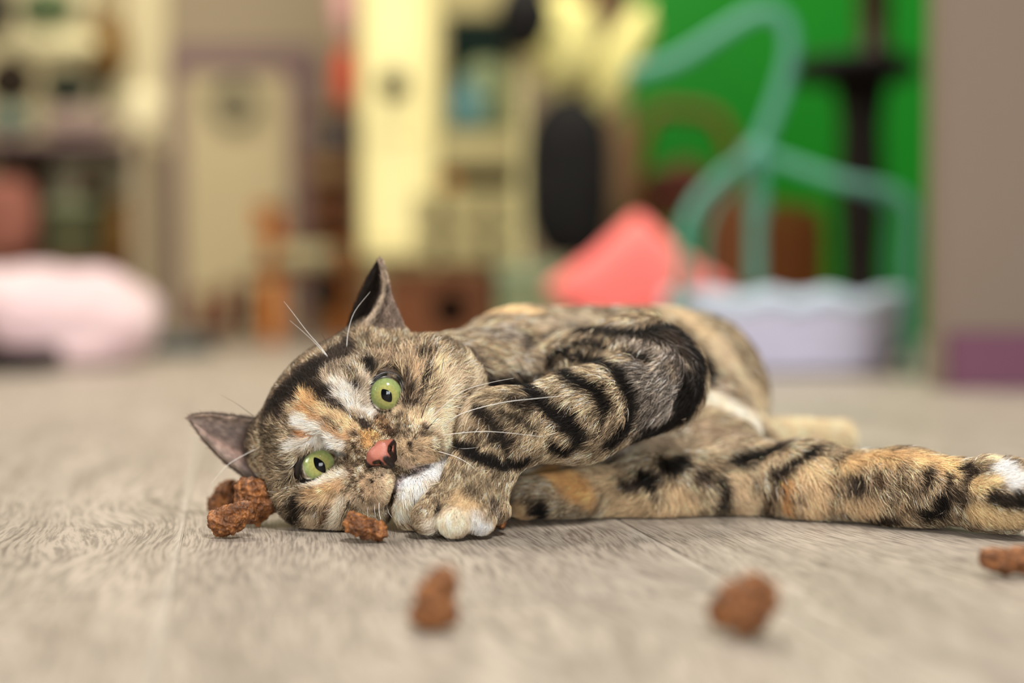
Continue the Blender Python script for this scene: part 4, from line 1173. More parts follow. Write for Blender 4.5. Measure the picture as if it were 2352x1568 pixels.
AP([(-30, 1430), (60, 1440)], (206, 190, 170), 40)
AP([(60, 1440), (110, 1400), (160, 1420)], (228, 206, 176), 58)
AP([(230, 1400), (280, 1440)], (226, 214, 200), 50)
AP([(330, 1290), (360, 1380)], (110, 94, 78), 34)
AP([(1480, 350), (1540, 440), (1550, 560), (1510, 670), (1420, 770), (1300, 850)], BLK, 76)
AP([(1400, 330), (1450, 400)], DK, 44)
AP([(1200, 300), (1330, 330), (1420, 390)], (60, 50, 42), 40)
AP([(1230, 520), (1330, 620), (1310, 760)], (124, 112, 100), 50)
AP([(1320, 520), (1400, 620), (1360, 720)], (110, 100, 90), 44)
AP([(380, 760), (470, 800), (560, 850)], (60, 50, 38), 22)
AP([(900, 680), (940, 760), (900, 850)], (150, 128, 98), 30)
AP([(600, 560), (640, 610)], (46, 38, 30), 34)
AP([(1380, 380), (1440, 470), (1440, 600)], (96, 86, 78), 16)
AP([(1470, 360), (1520, 470), (1510, 590)], (82, 73, 66), 14)
AP([(1060, 300), (1200, 350), (1320, 400), (1390, 470)], (120, 106, 92), 16)
AP([(520, 570), (570, 650), (660, 730), (790, 800)], BLK, 46)
AP([(700, 480), (790, 560), (880, 610), (960, 640), (985, 720)], BLK, 38)
AP([(340, 620), (430, 600), (530, 600)], BLK, 36)
AP([(250, 750), (330, 810), (390, 890), (430, 940)], (44, 36, 29), 30)
AP([(780, 840), (850, 860), (850, 920)], BLK, 36)
AP([(690, 940), (770, 960)], BLK, 32)
AP([(140, 960), (230, 1005), (320, 1055), (440, 1070), (520, 1040)], BLK, 34)
AP([(880, 290), (1010, 290), (1150, 310), (1300, 300)], BLK, 24)
AP([(780, 385), (900, 355), (1040, 385)], BLK, 22)
AP([(720, 430), (840, 425), (960, 465), (1080, 530)], BLK, 30)
AP([(640, 330), (740, 300), (840, 260)], (92, 80, 68), 20)
# -- the other foreleg and the belly edge
AP([(600, 1100), (760, 1160), (860, 1200)], (214, 158, 92), 90)
AP([(480, 1330), (560, 1340)], (190, 150, 104), 46)
AP([(900, 1100), (1060, 1180), (1200, 1290), (1100, 1330)], (178, 150, 112), 100)
AP([(1000, 1000), (1200, 960), (1400, 900)], (150, 132, 112), 50)
AP([(1300, 1000), (1500, 1000), (1700, 960), (1800, 1020)], (166, 144, 116), 90)
AP([(1400, 1120), (1480, 1080)], BLK, 48)
AP([(1240, 1170), (1320, 1210)], BLK, 50)
AP([(600, 1320), (660, 1380)], BLK, 40)
AP([(1120, 1190), (1170, 1200)], DK, 36)
AP([(1580, 1160), (1620, 1140)], DK, 34)
AP([(1420, 1270), (1500, 1330), (1300, 1370)], (196, 166, 126), 70)
AP([(1740, 1200), (1700, 1310), (1720, 1340)], BLK, 28)
# -- belly, hind legs
LP([(-60, 60), (60, 130), (200, 190), (330, 270), (460, 330)], (236, 216, 190), 80)
LP([(330, 40), (420, 140), (460, 250)], (214, 190, 156), 70)
LP([(40, 330), (200, 380), (300, 420)], (166, 142, 114), 90)
LP([(620, 330), (780, 320), (900, 340), (1020, 380)], (224, 196, 156), 110)
LP([(280, 420), (420, 420), (600, 440), (760, 470)], (128, 110, 92), 40)
LP([(290, 580), (400, 540), (500, 510), (580, 480)], BLK, 52)
LP([(300, 600), (250, 660), (200, 740), (180, 860)], BLK, 36)
LP([(570, 660), (680, 610), (770, 560), (840, 490), (900, 440)], BLK, 34)
LP([(600, 680), (640, 700)], DK, 40)
LP([(940, 600), (1020, 560), (1110, 490)], (72, 54, 38), 28)
LP([(300, 700), (380, 800), (340, 900)], (204, 176, 138), 76)
LP([(420, 640), (520, 580), (640, 560)], (196, 172, 138), 34)
LP([(660, 720), (660, 800), (670, 860)], (190, 134, 78), 34)
LP([(530, 820), (530, 920)], (74, 58, 42), 44)
LP([(760, 680), (860, 620), (900, 780), (820, 880)], (206, 174, 132), 70)
LP([(960, 660), (980, 800)], (130, 104, 74), 44)
LP([(1100, 580), (1250, 540), (1400, 540)], (200, 164, 114), 80)
LP([(1150, 720), (1160, 740)], DK, 50)
LP([(1280, 660), (1290, 720)], (96, 72, 50), 34)
LP([(1100, 850), (1250, 860)], (196, 166, 126), 70)
LP([(1200, 930), (1400, 920)], (48, 38, 30), 40)
LP([(1450, 720), (1480, 860)], (120, 98, 72), 50)
LP([(1550, 560), (1700, 560), (1800, 620)], (212, 174, 122), 80)
LP([(1630, 640), (1630, 720)], (50, 40, 30), 24)
LP([(1600, 900), (1700, 870), (1740, 820)], BLK, 50)
LP([(1760, 660), (1770, 720)], DK, 24)
LP([(1900, 590), (1930, 640)], DK, 46)
LP([(1820, 790), (1880, 830)], (70, 56, 42), 44)
LP([(2060, 560), (2070, 590)], (110, 90, 66), 34)
LP([(1800, 520), (2000, 530), (2100, 540)], (238, 216, 176), 30)
LP([(2130, 590), (2180, 640), (2220, 690)], (246, 238, 228), 60)
LP([(1950, 720), (2080, 700)], (222, 188, 138), 56)
LP([(2100, 800), (2200, 830), (2260, 800)], (48, 40, 33), 50)
LP([(1950, 900), (2080, 930), (2200, 940)], (196, 168, 122), 70)
LP([(1500, 960), (1650, 980), (1800, 990)], (62, 48, 36), 26)
def ball(px, py, w, r, col, amt=1.0, soft=.4):
    c = P(px, py, w); R_ = RD(r, w)
    d = np.linalg.norm(CV[:n_body] - c, axis=1) * (1 + .2 * _nz2[:n_body])
    a = amt * np.clip((R_ * (1 + soft * .5) - d) / (R_ * soft), 0, 1)[:, None]
    COL[:n_body] = COL[:n_body] * (1 - a) + lin(col) * a
# back of the skull is dark, also the point of the elbow and its underside
hv = (CV[:n_body] - P(809, 985, 0)) @ AX_V / U; hu = (CV[:n_body] - P(809, 985, 0)) @ AX_U / U
a = np.clip((-112 - hv) / 30, 0, 1) * np.clip((CV[:n_body, 1] - .695) / .012, 0, 1) * np.clip((330 - hu) / 60, 0, 1) * (1 - .35 * np.clip(_nz2[:n_body], 0, 1))
a = a[:, None] * .9
COL[:n_body] = COL[:n_body] * (1 - a) + lin((46, 37, 31)) * a
ball(1588, 868, W(.742), 62, BLK); ball(1560, 925, W(.735), 60, BLK); ball(1490, 975, W(.735), 56, BLK); ball(1400, 1015, W(.725), 46, BLK, .9)
ball(1300, 1040, W(.715), 40, DK, .7)
# ears
ei = np.arange(n_body, nE1); fi = np.arange(nE1, len(CV))
COL[ei] = lin((166, 146, 134)); COL[fi] = lin((96, 80, 68))
m = ear_s[ei]; u_ = ear_u[ei]
pk = np.clip(1 - np.abs(m - .62) / .3, 0, 1) * np.clip(1.15 - u_, 0, 1)
COL[ei] = COL[ei] * (1 - .8 * pk[:, None]) + lin((206, 164, 146)) * .8 * pk[:, None]
edge = np.clip((.16 - np.minimum(m, 1 - m)) / .12, 0, 1)
COL[ei] = COL[ei] * (1 - .6 * edge[:, None]) + lin((112, 92, 72)) * .6 * edge[:, None]
m = ear_s[fi]; u_ = ear_u[fi]
COL[fi[m < .42]] = lin((48, 38, 32))  # inside of the upper ear: dark fur with its shadow painted in
rdg = np.clip(1 - np.abs(m - .52) / .09, 0, 1); COL[fi] = COL[fi] * (1 - rdg[:, None]) + lin((204, 182, 156)) * rdg[:, None]
bk = np.clip((m - .62) / .1, 0, 1) * .8; COL[fi] = COL[fi] * (1 - bk[:, None]) + lin((150, 128, 112)) * bk[:, None]
# dark lips, dark skin round the eyes
for ml in mouth_lines:
    i = near(CV, ml, .006); d = seg_dist(CV[i], ml)
    a = np.clip((.0022 - d) / .0010, 0, 1)[:, None]
    COL[i] = COL[i] * (1 - a) + lin((30, 22, 20)) * a
COL = np.clip(COL, .004, 1)
# what shows at a point is the hair lying over it, rooted a little upstream
from mathutils.kdtree import KDTree
kd = KDTree(len(CV))
for i, v in enumerate(CV): kd.insert(v, i)
kd.balance()
SH = np.arange(len(CV))
tgt = CV + FL * (LEN * .62)[:, None]
for i in range(n_body):
    SH[i] = kd.find(tgt[i])[1]
HCOL = np.where((SH < n_body)[:, None], COL[SH], COL)
_l = (HCOL @ np.array([.3, .6, .1]))[:, None]
HCOL = _l + (HCOL - _l) * .90
HCOL = HCOL * (1 + .18 * np.clip((_l - .03) / .08, 0, 1))

M_SKIN, nt, b = new_mat('coat_skin')
an = nt.nodes.new('ShaderNodeAttribute'); an.attribute_name = 'coat'
hs = nt.nodes.new('ShaderNodeHueSaturation'); hs.inputs['Value'].default_value = .25  # skin darkened, putting the shade between hairs into the colour
nt.links.new(an.outputs['Color'], hs.inputs['Color']); nt.links.new(hs.outputs[0], b.inputs['Base Color'])
b.inputs['Roughness'].default_value = .8; b.inputs['Specular IOR Level'].default_value = .2
cat_me = mesh_np('cat', CV, CQ)
color_attr(cat_me, 'coat', COL)
cat = tag(link('cat', cat_me, M_SKIN), 'brown tortoiseshell tabby cat lying on its side on the plank floor with green eyes', 'cat')

def vnoise(p, f):
    """value noise in -1..1"""
    q = p * f; i = np.floor(q).astype(np.int64); u = q - i; u = u * u * (3 - 2 * u)
    def h(a):
        n = (a[:, 0] * 73856093) ^ (a[:, 1] * 19349663) ^ (a[:, 2] * 83492791)
        n = (n ^ (n >> 13)) * 1274126177
        return ((n ^ (n >> 16)) & 0xffff) / 32767.5 - 1.0
    r = 0
    for dx in (0, 1):
        for dy in (0, 1):
            for dz in (0, 1):
                w = (u[:, 0] if dx else 1 - u[:, 0]) * (u[:, 1] if dy else 1 - u[:, 1]) * (u[:, 2] if dz else 1 - u[:, 2])
                r = r + w * h(i + np.array([dx, dy, dz]))
    return r * 1.5
# ---- fur: hair curves rooted on the skin
def grow(count):
    T = np.concatenate([CQ[:, [0, 1, 2]], CQ[:, [0, 2, 3]]])
    A, B_, C_ = CV[T[:, 0]], CV[T[:, 1]], CV[T[:, 2]]
    ar = .5 * np.linalg.norm(np.cross(B_ - A, C_ - A), axis=1)
    cen = (A + B_ + C_) / 3; nr = CN[T].mean(1)
    view = (CAM - cen); view /= np.linalg.norm(view, axis=1)[:, None]
    face = (nr * view).sum(1)
    w = ar * DENS[T].mean(1) * np.where(face > -.3, 1.0, .22)
    w *= np.clip(.0085 / LEN[T].mean(1), .45, 2.3)            # short coats are denser
    w *= np.where(cen[:, 2] < .0028, .25, 1)
    w *= np.where((cen[:, 1] > .84), .55, 1)
    cs = np.cumsum(w); cs /= cs[-1]
    t = np.searchsorted(cs, rng.random(count))
    r1, r2 = rng.random(count), rng.random(count); fl = r1 + r2 > 1
    r1[fl], r2[fl] = 1 - r1[fl], 1 - r2[fl]
    bw = np.stack([1 - r1 - r2, r1, r2], 1)
    ip = lambda X: (X[T[t]] * (bw if X.ndim == 1 else bw[:, :, None])).sum(1)
    root, nn, fd, ln, cc, en = ip(CV), ip(CN), ip(FL), ip(LEN), ip(HCOL), ear_u[T[t][:, 0]]
    nn /= np.linalg.norm(nn, axis=1)[:, None] + 1e-9
    fd += .28 * rng.normal(size=fd.shape)
    # locks: neighbouring hairs lean together
    q = root * 260
    fd += .25 * np.stack([np.sin(q[:, 0] + 2.1 * np.sin(q[:, 2] * .8)), .3 * np.sin(q[:, 1] * 1.3), np.sin(q[:, 2] * 1.1 + 1.7 * np.sin(q[:, 0] * .7))], 1)
    fd -= nn * (fd * nn).sum(1)[:, None]
    fd /= np.linalg.norm(fd, axis=1)[:, None] + 1e-9
    ln = ln * rng.uniform(.6, 1.15, count)
    lift = rng.uniform(.42, .85, count)
    S = np.array([0, .28, .62, 1.0])
    pts = np.empty((count, 4, 3), np.float32)
    for k, s in enumerate(S):
        up = lift * (s - .62 * s * s) * 1.15; al = .55 * s + .40 * s * s
        pts[:, k] = root + (ln * up)[:, None] * nn + (ln * al)[:, None] * fd
    pts[:, :, 2] = np.maximum(pts[:, :, 2], .0006 + .0009 * rng.random((count, 1)))
    lum = cc @ np.array([.3, .6, .1])
    col = np.ones((count, 4, 4), np.float32)
    tick = np.clip((.42 - lum) / .16, 0, 1) * np.clip((lum - .02) / .06, 0, 1) * np.where(en >= 0, .25, 1)   # agouti hairs are banded, white and black ones are not
    cl = vnoise(root, 900.0) * .8 + vnoise(root + .5, 420.0) * .8 + vnoise(root - .3, 170.0) * .5
    jit = np.exp(tick * (.80 * cl + .42 * rng.normal(size=count)) + (1 - tick) * (.22 * cl + .16 * rng.normal(size=count)))
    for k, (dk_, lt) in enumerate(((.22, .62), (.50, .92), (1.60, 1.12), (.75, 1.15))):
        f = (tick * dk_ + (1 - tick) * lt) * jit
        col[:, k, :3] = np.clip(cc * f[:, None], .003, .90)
    kind = rng.random(count)
    g = (kind < .16 * tick + .015); col[g, 1:, :3] *= .22             # dark guard hairs
    p_ = kind > 1 - .14 * tick - .02; col[p_, 2:, :3] = np.clip(col[p_, 2:, :3] * 1.5 + .06, 0, .90)
    rad_ = (RD(.50) * rng.uniform(.7, 1.25, count) * np.clip(ln / .008, .75, 1.35))[:, None] * np.array([.9, 1.0, .75, .18])[None]
    rad_ *= np.clip((root[:, 1] / .70) ** 2, 1, 1.8)[:, None]
    return pts, rad_.astype(np.float32), col
M_FUR, nt, b = new_mat('fur')
an = nt.nodes.new('ShaderNodeAttribute'); an.attribute_name = 'hair_colour'
nt.links.new(an.outputs['Color'], b.inputs['Base Color'])
b.inputs['Roughness'].default_value = .5; b.inputs['Specular IOR Level'].default_value = .10
if FUR:
    pts, rad_, col = grow(HAIRS)
    hc = bpy.data.hair_curves.new('fur')
    hc.add_curves([4] * HAIRS)
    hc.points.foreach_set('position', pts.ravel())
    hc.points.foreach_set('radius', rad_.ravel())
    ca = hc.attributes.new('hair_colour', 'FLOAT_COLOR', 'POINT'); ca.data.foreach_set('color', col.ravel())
    hc.materials.append(M_FUR)
    fur = bpy.data.objects.new('fur', hc); C.objects.link(fur)
    fur.parent = cat; fur['kind'] = 'stuff'

# ---- eyes
def eye_mat():
    m, nt, b = new_mat('iris')
    N = nt.nodes.new; L = nt.links.new
    a = N('ShaderNodeAttribute'); a.attribute_name = 'iris_r'
    a2 = N('ShaderNodeAttribute'); a2.attribute_name = 'iris_uv'
    nz = N('ShaderNodeTexNoise'); nz.inputs['Scale'].default_value = 9; nz.inputs['Detail'].default_value = 4
    L(a2.outputs['Vector'], nz.inputs['Vector'])
    rp = N('ShaderNodeValToRGB')
    e = rp.color_ramp.elements
    e[0].position = .0; e[0].color = lin4((168, 158, 92)); e[1].position = 1.0; e[1].color = lin4((84, 98, 66))
    for pos, c in ((.32, (166, 164, 98)), (.5, (150, 162, 102)), (.8, (140, 158, 104)), (.92, (116, 134, 88))):
        q = e.new(pos); q.color = lin4(c)
    L(a.outputs['Fac'], rp.inputs[0])
    mx = N('ShaderNodeMix'); mx.data_type = 'RGBA'; mx.blend_type = 'MULTIPLY'; mx.inputs[0].default_value = .55
    r2 = N('ShaderNodeValToRGB'); r2.color_ramp.elements[0].position = .3; r2.color_ramp.elements[0].color = (.55, .58, .5, 1)
    r2.color_ramp.elements[1].position = .65; r2.color_ramp.elements[1].color = (1.1, 1.1, 1.05, 1)
    L(nz.outputs['Fac'], r2.inputs[0]); L(rp.outputs[0], mx.inputs[6]); L(r2.outputs[0], mx.inputs[7])
    L(mx.outputs[2], b.inputs['Base Color'])
    b.inputs['Roughness'].default_value = .5; b.inputs['Specular IOR Level'].default_value = .05
    return m
M_IRIS = eye_mat()
M_BALL = mat('eyeball_white', (150, 150, 158), .15, (120, 118, 124))
M_PUPIL = mat('pupil_black', (6, 8, 12), .6, (5, 6, 9), spec=0.0)
M_RIM = mat('eyelid_black', (24, 19, 18), .32, (34, 27, 24), scale=300, spec=.5)
M_CORNEA, nt, b = new_mat('cornea')
tr = nt.nodes.new('ShaderNodeBsdfTransparent'); gl = nt.nodes.new('ShaderNodeBsdfGlossy'); gl.inputs['Roughness'].default_value = .015
fr = nt.nodes.new('ShaderNodeFresnel'); fr.inputs[0].default_value = 1.40
ms = nt.nodes.new('ShaderNodeMixShader')
nt.links.new(fr.outputs[0], ms.inputs[0]); nt.links.new(tr.outputs[0], ms.inputs[1]); nt.links.new(gl.outputs[0], ms.inputs[2])
nt.links.new(ms.outputs[0], nt.nodes['Material Output'].inputs['Surface'])

def cap_mesh(c, axis, up, R_, half, nr=14, na=40, shape=None, bulge=0.0):
    """a cap of the sphere (c, R_) around axis; shape(angle) scales its edge"""
    axis = axis / np.linalg.norm(axis); ux = np.cross(up, axis); ux /= np.linalg.norm(ux); uy = np.cross(axis, ux)
    V = [c + axis * (R_ + bulge)]; F_ = []; rr = [0.0]; uv = [(0, 0, 0)]
    for i in range(1, nr + 1):
        for j in range(na):
            q = 2 * math.pi * j / na
            th = half * i / nr * (shape(q) if shape else 1)
            rb = R_ + bulge * (1 - (i / nr) ** 2)
            V.append(c + rb * (math.cos(th) * axis + math.sin(th) * (math.cos(q) * ux + math.sin(q) * uy)))
            rr.append(i / nr); uv.append((math.cos(q) * i / nr, math.sin(q) * i / nr, 0))
    bm = bmesh.new(); vs_ = [bm.verts.new(v) for v in V]
    for j in range(na): bm.faces.new((vs_[0], vs_[1 + j], vs_[1 + (j+1) % na]))
    for i in range(nr - 1):
        for j in range(na):
            a = 1 + i*na; bm.faces.new((vs_[a+j], vs_[a+na+j], vs_[a+na+(j+1) % na], vs_[a+(j+1) % na]))
    return bm, rr, uv
PUP = [((884, 386), 44, 60, .62), ((336, 955), 40, 74, .62)]
for k in range(2):
    c = EYE_C[k]
    pc = ec(*PUP[k][0]); pp = on_ball(c, EYE_R, *pc)
    axis = pp - c; axis /= np.linalg.norm(axis)
    bm = bmesh.new(); bmesh.ops.create_uvsphere(bm, u_segments=40, v_segments=24, radius=EYE_R)
    bmesh.ops.translate(bm, vec=Vector(c), verts=bm.verts)
    eye = tag(link('eye', bm_mesh('eye', bm, True), M_BALL, cat), 'upper green eye, wide open' if k == 0 else 'lower green eye, narrowed')
    half = math.asin(.94)
    bm, rr, uv = cap_mesh(c, axis, AX_U, EYE_R + .00012, half)
    me = bm_mesh('iris', bm, True)
    at_ = me.attributes.new('iris_r', 'FLOAT', 'POINT'); at_.data.foreach_set('value', np.array(rr, np.float32))
    at_ = me.attributes.new('iris_uv', 'FLOAT_VECTOR', 'POINT'); at_.data.foreach_set('vector', np.array(uv, np.float32).ravel())
    link('iris', me, M_IRIS, eye)
    # leaf-shaped pupil, its long axis down the face
    a_, b_ = PUP[k][1] / 3.564 / 52.0 * .98, PUP[k][2] / 3.564 / 52.0 * 1.08
    ang = PUP[k][3]
    long_ = np.array([math.sin(ang), 0, -math.cos(ang)])
    def shp(q, a_=a_, b_=b_):
        co, si = abs(math.cos(q)), abs(math.sin(q))
        return 1.0 / max(1e-6, ((co / a_) ** 1.45 + (si / b_) ** 1.45) ** (1 / 1.45))
    bm, _, _ = cap_mesh(c, axis, -long_, EYE_R + .0002, 1.0, 8, 40, shp)
    link('pupil', bm_mesh('pupil', bm, True), M_PUPIL, eye)
    bm, _, _ = cap_mesh(c, axis, AX_U, EYE_R + .0003, half * .96, bulge=.0010)
    link('cornea', bm_mesh('cornea', bm, True), M_CORNEA, eye)
    loop = LOOPS[k]
    n = len(loop); thick = []
    for i in range(n):
        d = loop[i] - c; t_ = (d @ np.array([-.9, 0, .25])) / EYE_R
        thick.append((RD(3.0) if k == 0 else RD(5.0)) + RD(3.6) * np.clip(t_ + .15, 0, 1))
    V, Fq = tube_pts(loop + [loop[0]], thick + [thick[0]], 8)
    link('eyelid', mesh_np('eyelid', V, Fq), M_RIM, cat)

# ---- nose leather
def sdf_mesh(prims, lo, hi, vox, name, subs=(), smooth=1):
    G = Field(lo, hi, vox)
    for p, k in prims: G.add(p, k)
    for p, k in subs: G.add(p, k, sub=True)
    V, Q = surface_nets(G)
    return laplace(V, Q, smooth), Q
def NP(X, Y, w): x, y = ec(X, Y); return P(x, y, w)
nose_prims = [
    (Ell(NP(828, 855, 58), (RD(25), RD(24), RD(17)), AXES), .003),
    (Cone(NP(860, 800, 60), NP(926, 768, 50), RD(13), RD(7)), .004),
    (Cone(NP(785, 865, 60), NP(742, 935, 50), RD(13), RD(8)), .004),
    (Cone(NP(870, 890, 62), NP(925, 960, 54), RD(15), RD(7)), .004),
    (Cone(NP(935, 790, 44), NP(950, 900, 44), RD(6), RD(6)), .003),
    (Cone(NP(745, 955, 42), NP(880, 965, 44), RD(6), RD(6)), .003),
]
nose_subs = [(Cone(NP(818, 942, 72), NP(800, 925, 54), RD(6.5), RD(5)), .0008), (Cone(NP(925, 825, 72), NP(905, 815, 54), RD(6.5), RD(4)), .0008),
             (Cone(NP(890, 910, 78), NP(945, 975, 66), RD(1.8), RD(2.0)), .0006)]
c0 = NP(850, 860, 62)
NV, NQ = sdf_mesh(nose_prims, c0 - .014, c0 + .014, .00036, 'nose', nose_subs)
FLAT = np.array([1.0, 0.0, 1.0])
ncol = np.tile(lin((168, 98, 82)), (len(NV), 1))
def npaint(lst, col, r):
    pts = [NP(x, y, 66) * FLAT for x, y in lst]
    d = seg_dist(NV * FLAT, pts) if len(pts) > 1 else np.linalg.norm(NV * FLAT - pts[0], axis=1)
    a = np.clip((RD(r) * 1.25 - d) / (RD(r) * .5), 0, 1)[:, None]
    ncol[:] = ncol * (1 - a) + lin(col) * a
npaint([(800, 860), (850, 815)], (188, 118, 100), 11)
npaint([(640, 690), (760, 690), (840, 700)], (150, 110, 66), 16)
npaint([(955, 735), (965, 800), (960, 880), (955, 990)], (26, 18, 17), 7)
npaint([(935, 770), (912, 800), (908, 835), (925, 865)], (24, 14, 14), 4.5)
npaint([(885, 900), (940, 985)], (30, 20, 18), 8)
npaint([(940, 900), (950, 980)], (26, 18, 17), 9)
npaint([(705, 945), (745, 982), (800, 985), (900, 975)], (30, 20, 18), 7)
npaint([(785, 935), (825, 922), (848, 945)], (24, 14, 14), 5)
nme = mesh_np('nose', NV, NQ); color_attr(nme, 'coat', ncol)
M_NOSE, nt, b = new_mat('nose_leather')
an = nt.nodes.new('ShaderNodeAttribute'); an.attribute_name = 'coat'; nt.links.new(an.outputs['Color'], b.inputs['Base Color'])
b.inputs['Roughness'].default_value = .38; b.inputs['Subsurface Weight'].default_value = .0
vo = nt.nodes.new('ShaderNodeTexVoronoi'); vo.inputs['Scale'].default_value = 1900
bp = nt.nodes.new('ShaderNodeBump'); bp.inputs['Strength'].default_value = .35; bp.inputs['Distance'].default_value = .0003
tc = nt.nodes.new('ShaderNodeTexCoord'); nt.links.new(tc.outputs['Object'], vo.inputs['Vector'])
nt.links.new(vo.outputs['Distance'], bp.inputs['Height']); nt.links.new(bp.outputs[0], b.inputs['Normal'])
tag(link('nose', nme, M_NOSE, cat), 'pink nose with black edges')

# ---- whiskers
M_WHW = mat('white_whisker', (240, 236, 230), .35, (225, 220, 212)); M_WHB = mat('black_whisker', (20, 16, 14), .4, (30, 24, 20))
def whisker(px, w, r, m, root_r=None):
    p3 = [P(x, y, ww) for (x, y), ww in zip(px, w)]
    s = cast(*px[0])
    if s is not None: p3[0] = s - AX_W * .001
    path = smooth_path(p3, 22)
    rr = np.linspace(RD(r), RD(r) * .22, len(path))
    V, Fq = tube_pts(path, rr, 6)
    link('whisker', mesh_np('whisker', V, Fq), m, cat)
def ecs(*l): return [ec(x, y) for x, y in l]
whisker([ec(1330, 650), (1060, 950), (1150, 925), (1240, 914), (1320, 906)], (20, 75, 125, 135, 130), 1.15, M_WHW)
whisker([ec(1320, 720), (1050, 995), (1130, 991), (1250, 1003)], (15, 80, 120, 110), 1.1, M_WHW)
whisker([ec(1240, 600), (1000, 950), (1060, 900), (1120, 880), (1180, 868)], (0, 40, 80, 95, 90), .9, M_WHW)
whisker([(1000, 1035), (1045, 1048), (1075, 1064), (1100, 1085)], (18, 90, 120, 120), .9, M_WHW)
whisker([(1010, 1060), (1035, 1068), (1055, 1085), (1066, 1098)], (14, 80, 110, 115), .7, M_WHW)
whisker([(1030, 1022), (1060, 1030), (1100, 1027)], (5, 80, 110), .6, M_WHW)
whisker([ec(1145, 715), ec(1230, 640), ec(1335, 530)], (28, 50, 60), 1.5, M_WHB)
whisker([ec(1200, 665), ec(1250, 625), ec(1300, 615)], (25, 45, 55), 1.0, M_WHB)
whisker([ec(1155, 610), ec(1200, 480), ec(1290, 330), ec(1370, 190)], (15, 35, 45, 40), 1.0, M_WHB)
whisker([ec(820, 1230), ec(822, 1330), ec(840, 1420), ec(850, 1510)], (30, 60, 75, 80), .8, M_WHW)
whisker([ec(790, 1240), ec(785, 1320), ec(795, 1380)], (28, 50, 62), .65, M_WHW)
whisker([ec(735, 1250), ec(728, 1320), ec(735, 1400)], (26, 45, 55), .65, M_WHW)
whisker([ec(880, 1260), ec(900, 1340), ec(930, 1385)], (20, 38, 50), .6, M_WHW)
whisker([ec(600, 1200), ec(560, 1290), ec(520, 1380), ec(500, 1470)], (15, 45, 60, 62), 1.3, M_WHB)
whisker([ec(650, 1180), ec(600, 1260), ec(540, 1370)], (18, 50, 62), .9, M_WHB)
# brow whiskers
whisker([(762, 832), (735, 795), (706, 762), (668, 712), (652, 692)], (-60, -40, -35, -30, -30), .8, M_WHW)
whisker([(762, 832), (728, 792), (700, 765), (665, 735)], (-60, -42, -38, -36), .7, M_WHW)
whisker([(795, 808), (800, 760), (815, 715), (850, 670)], (-80, -50, -50, -60), .9, M_WHW)
whisker([(765, 815), (752, 790), (738, 765)], (-80, -66, -62), .7, M_WHB)
whisker([(582, 955), (545, 928), (505, 905)], (-100, -88, -85), .7, M_WHB)
whisker([(612, 1020), (560, 1045), (520, 1070), (485, 1110)], (-120, -95, -85, -80), .9, M_WHW)
# ------------------------------------------------------------------ treats: crumbly brown chunks
M_KIB, nt, b = new_mat('dried_treat')
tc = nt.nodes.new('ShaderNodeTexCoord'); n1 = nt.nodes.new('ShaderNodeTexNoise'); n1.inputs['Scale'].default_value = 260; n1.inputs['Detail'].default_value = 6; n1.inputs['Roughness'].default_value = .65
nt.links.new(tc.outputs['Object'], n1.inputs['Vector'])
rp = nt.nodes.new('ShaderNodeValToRGB'); e = rp.color_ramp.elements
e[0].position = .28; e[0].color = lin4((42, 24, 12)); e[1].position = .74; e[1].color = lin4((190, 126, 70))
q = e.new(.5); q.color = lin4((112, 68, 34))
nt.links.new(n1.outputs['Fac'], rp.inputs[0]); nt.links.new(rp.outputs[0], b.inputs['Base Color'])
n2 = nt.nodes.new('ShaderNodeTexNoise'); n2.inputs['Scale'].default_value = 900; n2.inputs['Detail'].default_value = 5
nt.links.new(tc.outputs['Object'], n2.inputs['Vector'])
bp = nt.nodes.new('ShaderNodeBump'); bp.inputs['Strength'].default_value = .7; bp.inputs['Distance'].default_value = .0006
nt.links.new(n2.outputs['Fac'], bp.inputs['Height']); nt.links.new(bp.outputs[0], b.inputs['Normal'])
b.inputs['Roughness'].default_value = .5; b.inputs['Specular IOR Level'].default_value = .35

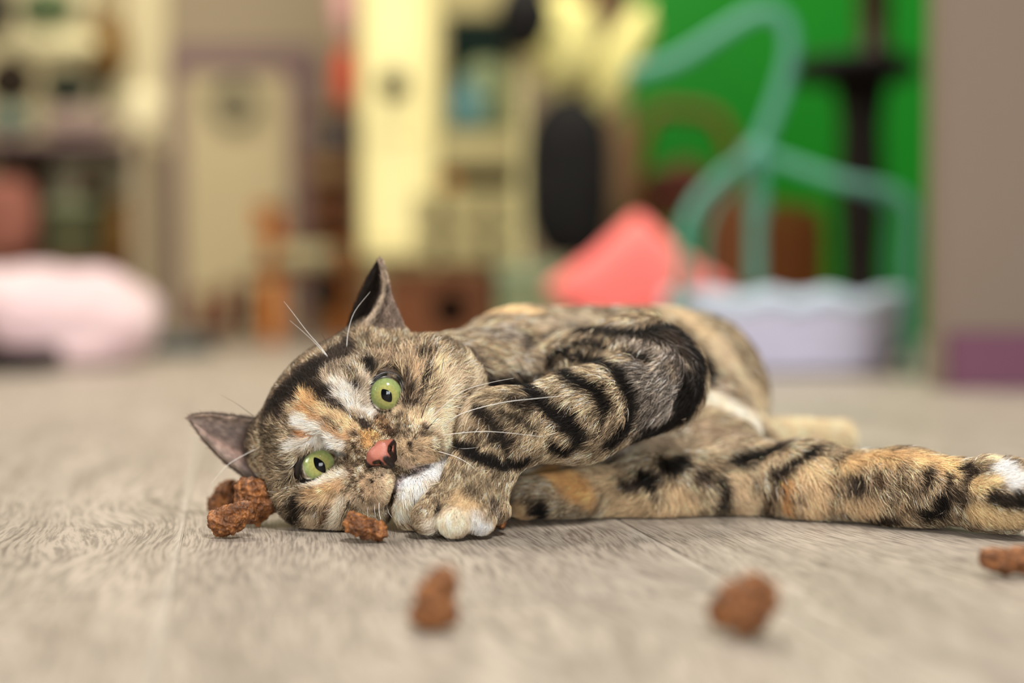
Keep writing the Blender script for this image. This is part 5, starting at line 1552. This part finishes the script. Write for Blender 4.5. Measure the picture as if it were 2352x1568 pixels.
def treat(prims_px, Y, seed, label, fy=None):
    """prims: (px, py, r px, depth offset in px) chain of lobes at depth Y"""
    cs = [(at(x, y, Y - w * m_px(Y)), r * m_px(Y)) for x, y, r, w in prims_px]
    lo = np.min([c - r * 1.6 for c, r in cs], 0); hi = np.max([c + r * 1.6 for c, r in cs], 0)
    G = Field(lo, hi, max(hi - lo) / 72)
    for k in range(len(cs)):
        if k + 1 < len(cs): G.add(Cone(cs[k][0], cs[k+1][0], cs[k][1], cs[k+1][1]), cs[k][1] * .25)
        else: G.add(Ell(cs[k][0], cs[k][1]), cs[k][1] * .25)
    V, Q = surface_nets(G); V = laplace(V, Q, 1)
    N = vnormals(V, Q); rm = np.mean([r for _, r in cs])
    s = Vector((seed * 3.1, seed * 1.7, seed))
    def vor(p, q): return noise.voronoi(Vector(p / rm) * q + s)[0][0]
    f = np.array([.50 * vor(p, 1.1) + .32 * vor(p, 2.4) + .20 * vor(p, 5.0) + .10 * noise.noise(Vector(p / rm) * 3 + s) for p in V])
    f = f - f.mean()
    V = V + N * (f * rm * .95)[:, None]
    V[:, 2] -= V[:, 2].min() - .0003
    o = link('cat_treat', mesh_np('cat_treat', V, Q), M_KIB)
    return tag(o, label, 'cat treat', 'brown dried treats scattered on the floor')
treat([(500, 1160, 24, 0), (525, 1138, 32, 0), (540, 1140, 26, -8)], .735, 1, 'brown treat behind the other two beside the lower ear')
treat([(572, 1145, 36, 0), (592, 1158, 44, 0), (585, 1180, 30, 0)], .695, 2, 'largest round brown treat touching the cat cheek')
treat([(506, 1200, 30, 0), (530, 1192, 30, 4), (560, 1176, 22, 0)], .663, 3, 'dark wrinkled treat in front of the pair by the ear')
treat([(816, 1204, 26, 0), (842, 1214, 23, 4), (868, 1220, 20, 0)], .650, 4, 'narrow brown treat under the mouth of the cat')
treat([(1016, 1380, 38, 0), (1000, 1420, 40, 0), (975, 1456, 32, 0), (1020, 1450, 34, 4)], .472, 5, 'tall lumpy treat in front of the striped paw')
treat([(1680, 1450, 48, 0), (1735, 1430, 50, 0), (1715, 1465, 48, 6)], .462, 6, 'big pale treat lying alone on the planks far from the cat')
treat([(2272, 1310, 24, 0), (2312, 1316, 27, 4), (2360, 1312, 30, 0)], .568, 7, 'wide dark treat below the hind paw')
treat([(1140, 1196, 13, 0), (1150, 1204, 10, 0)], .688, 8, 'tiny treat crumb hidden behind the striped paw')
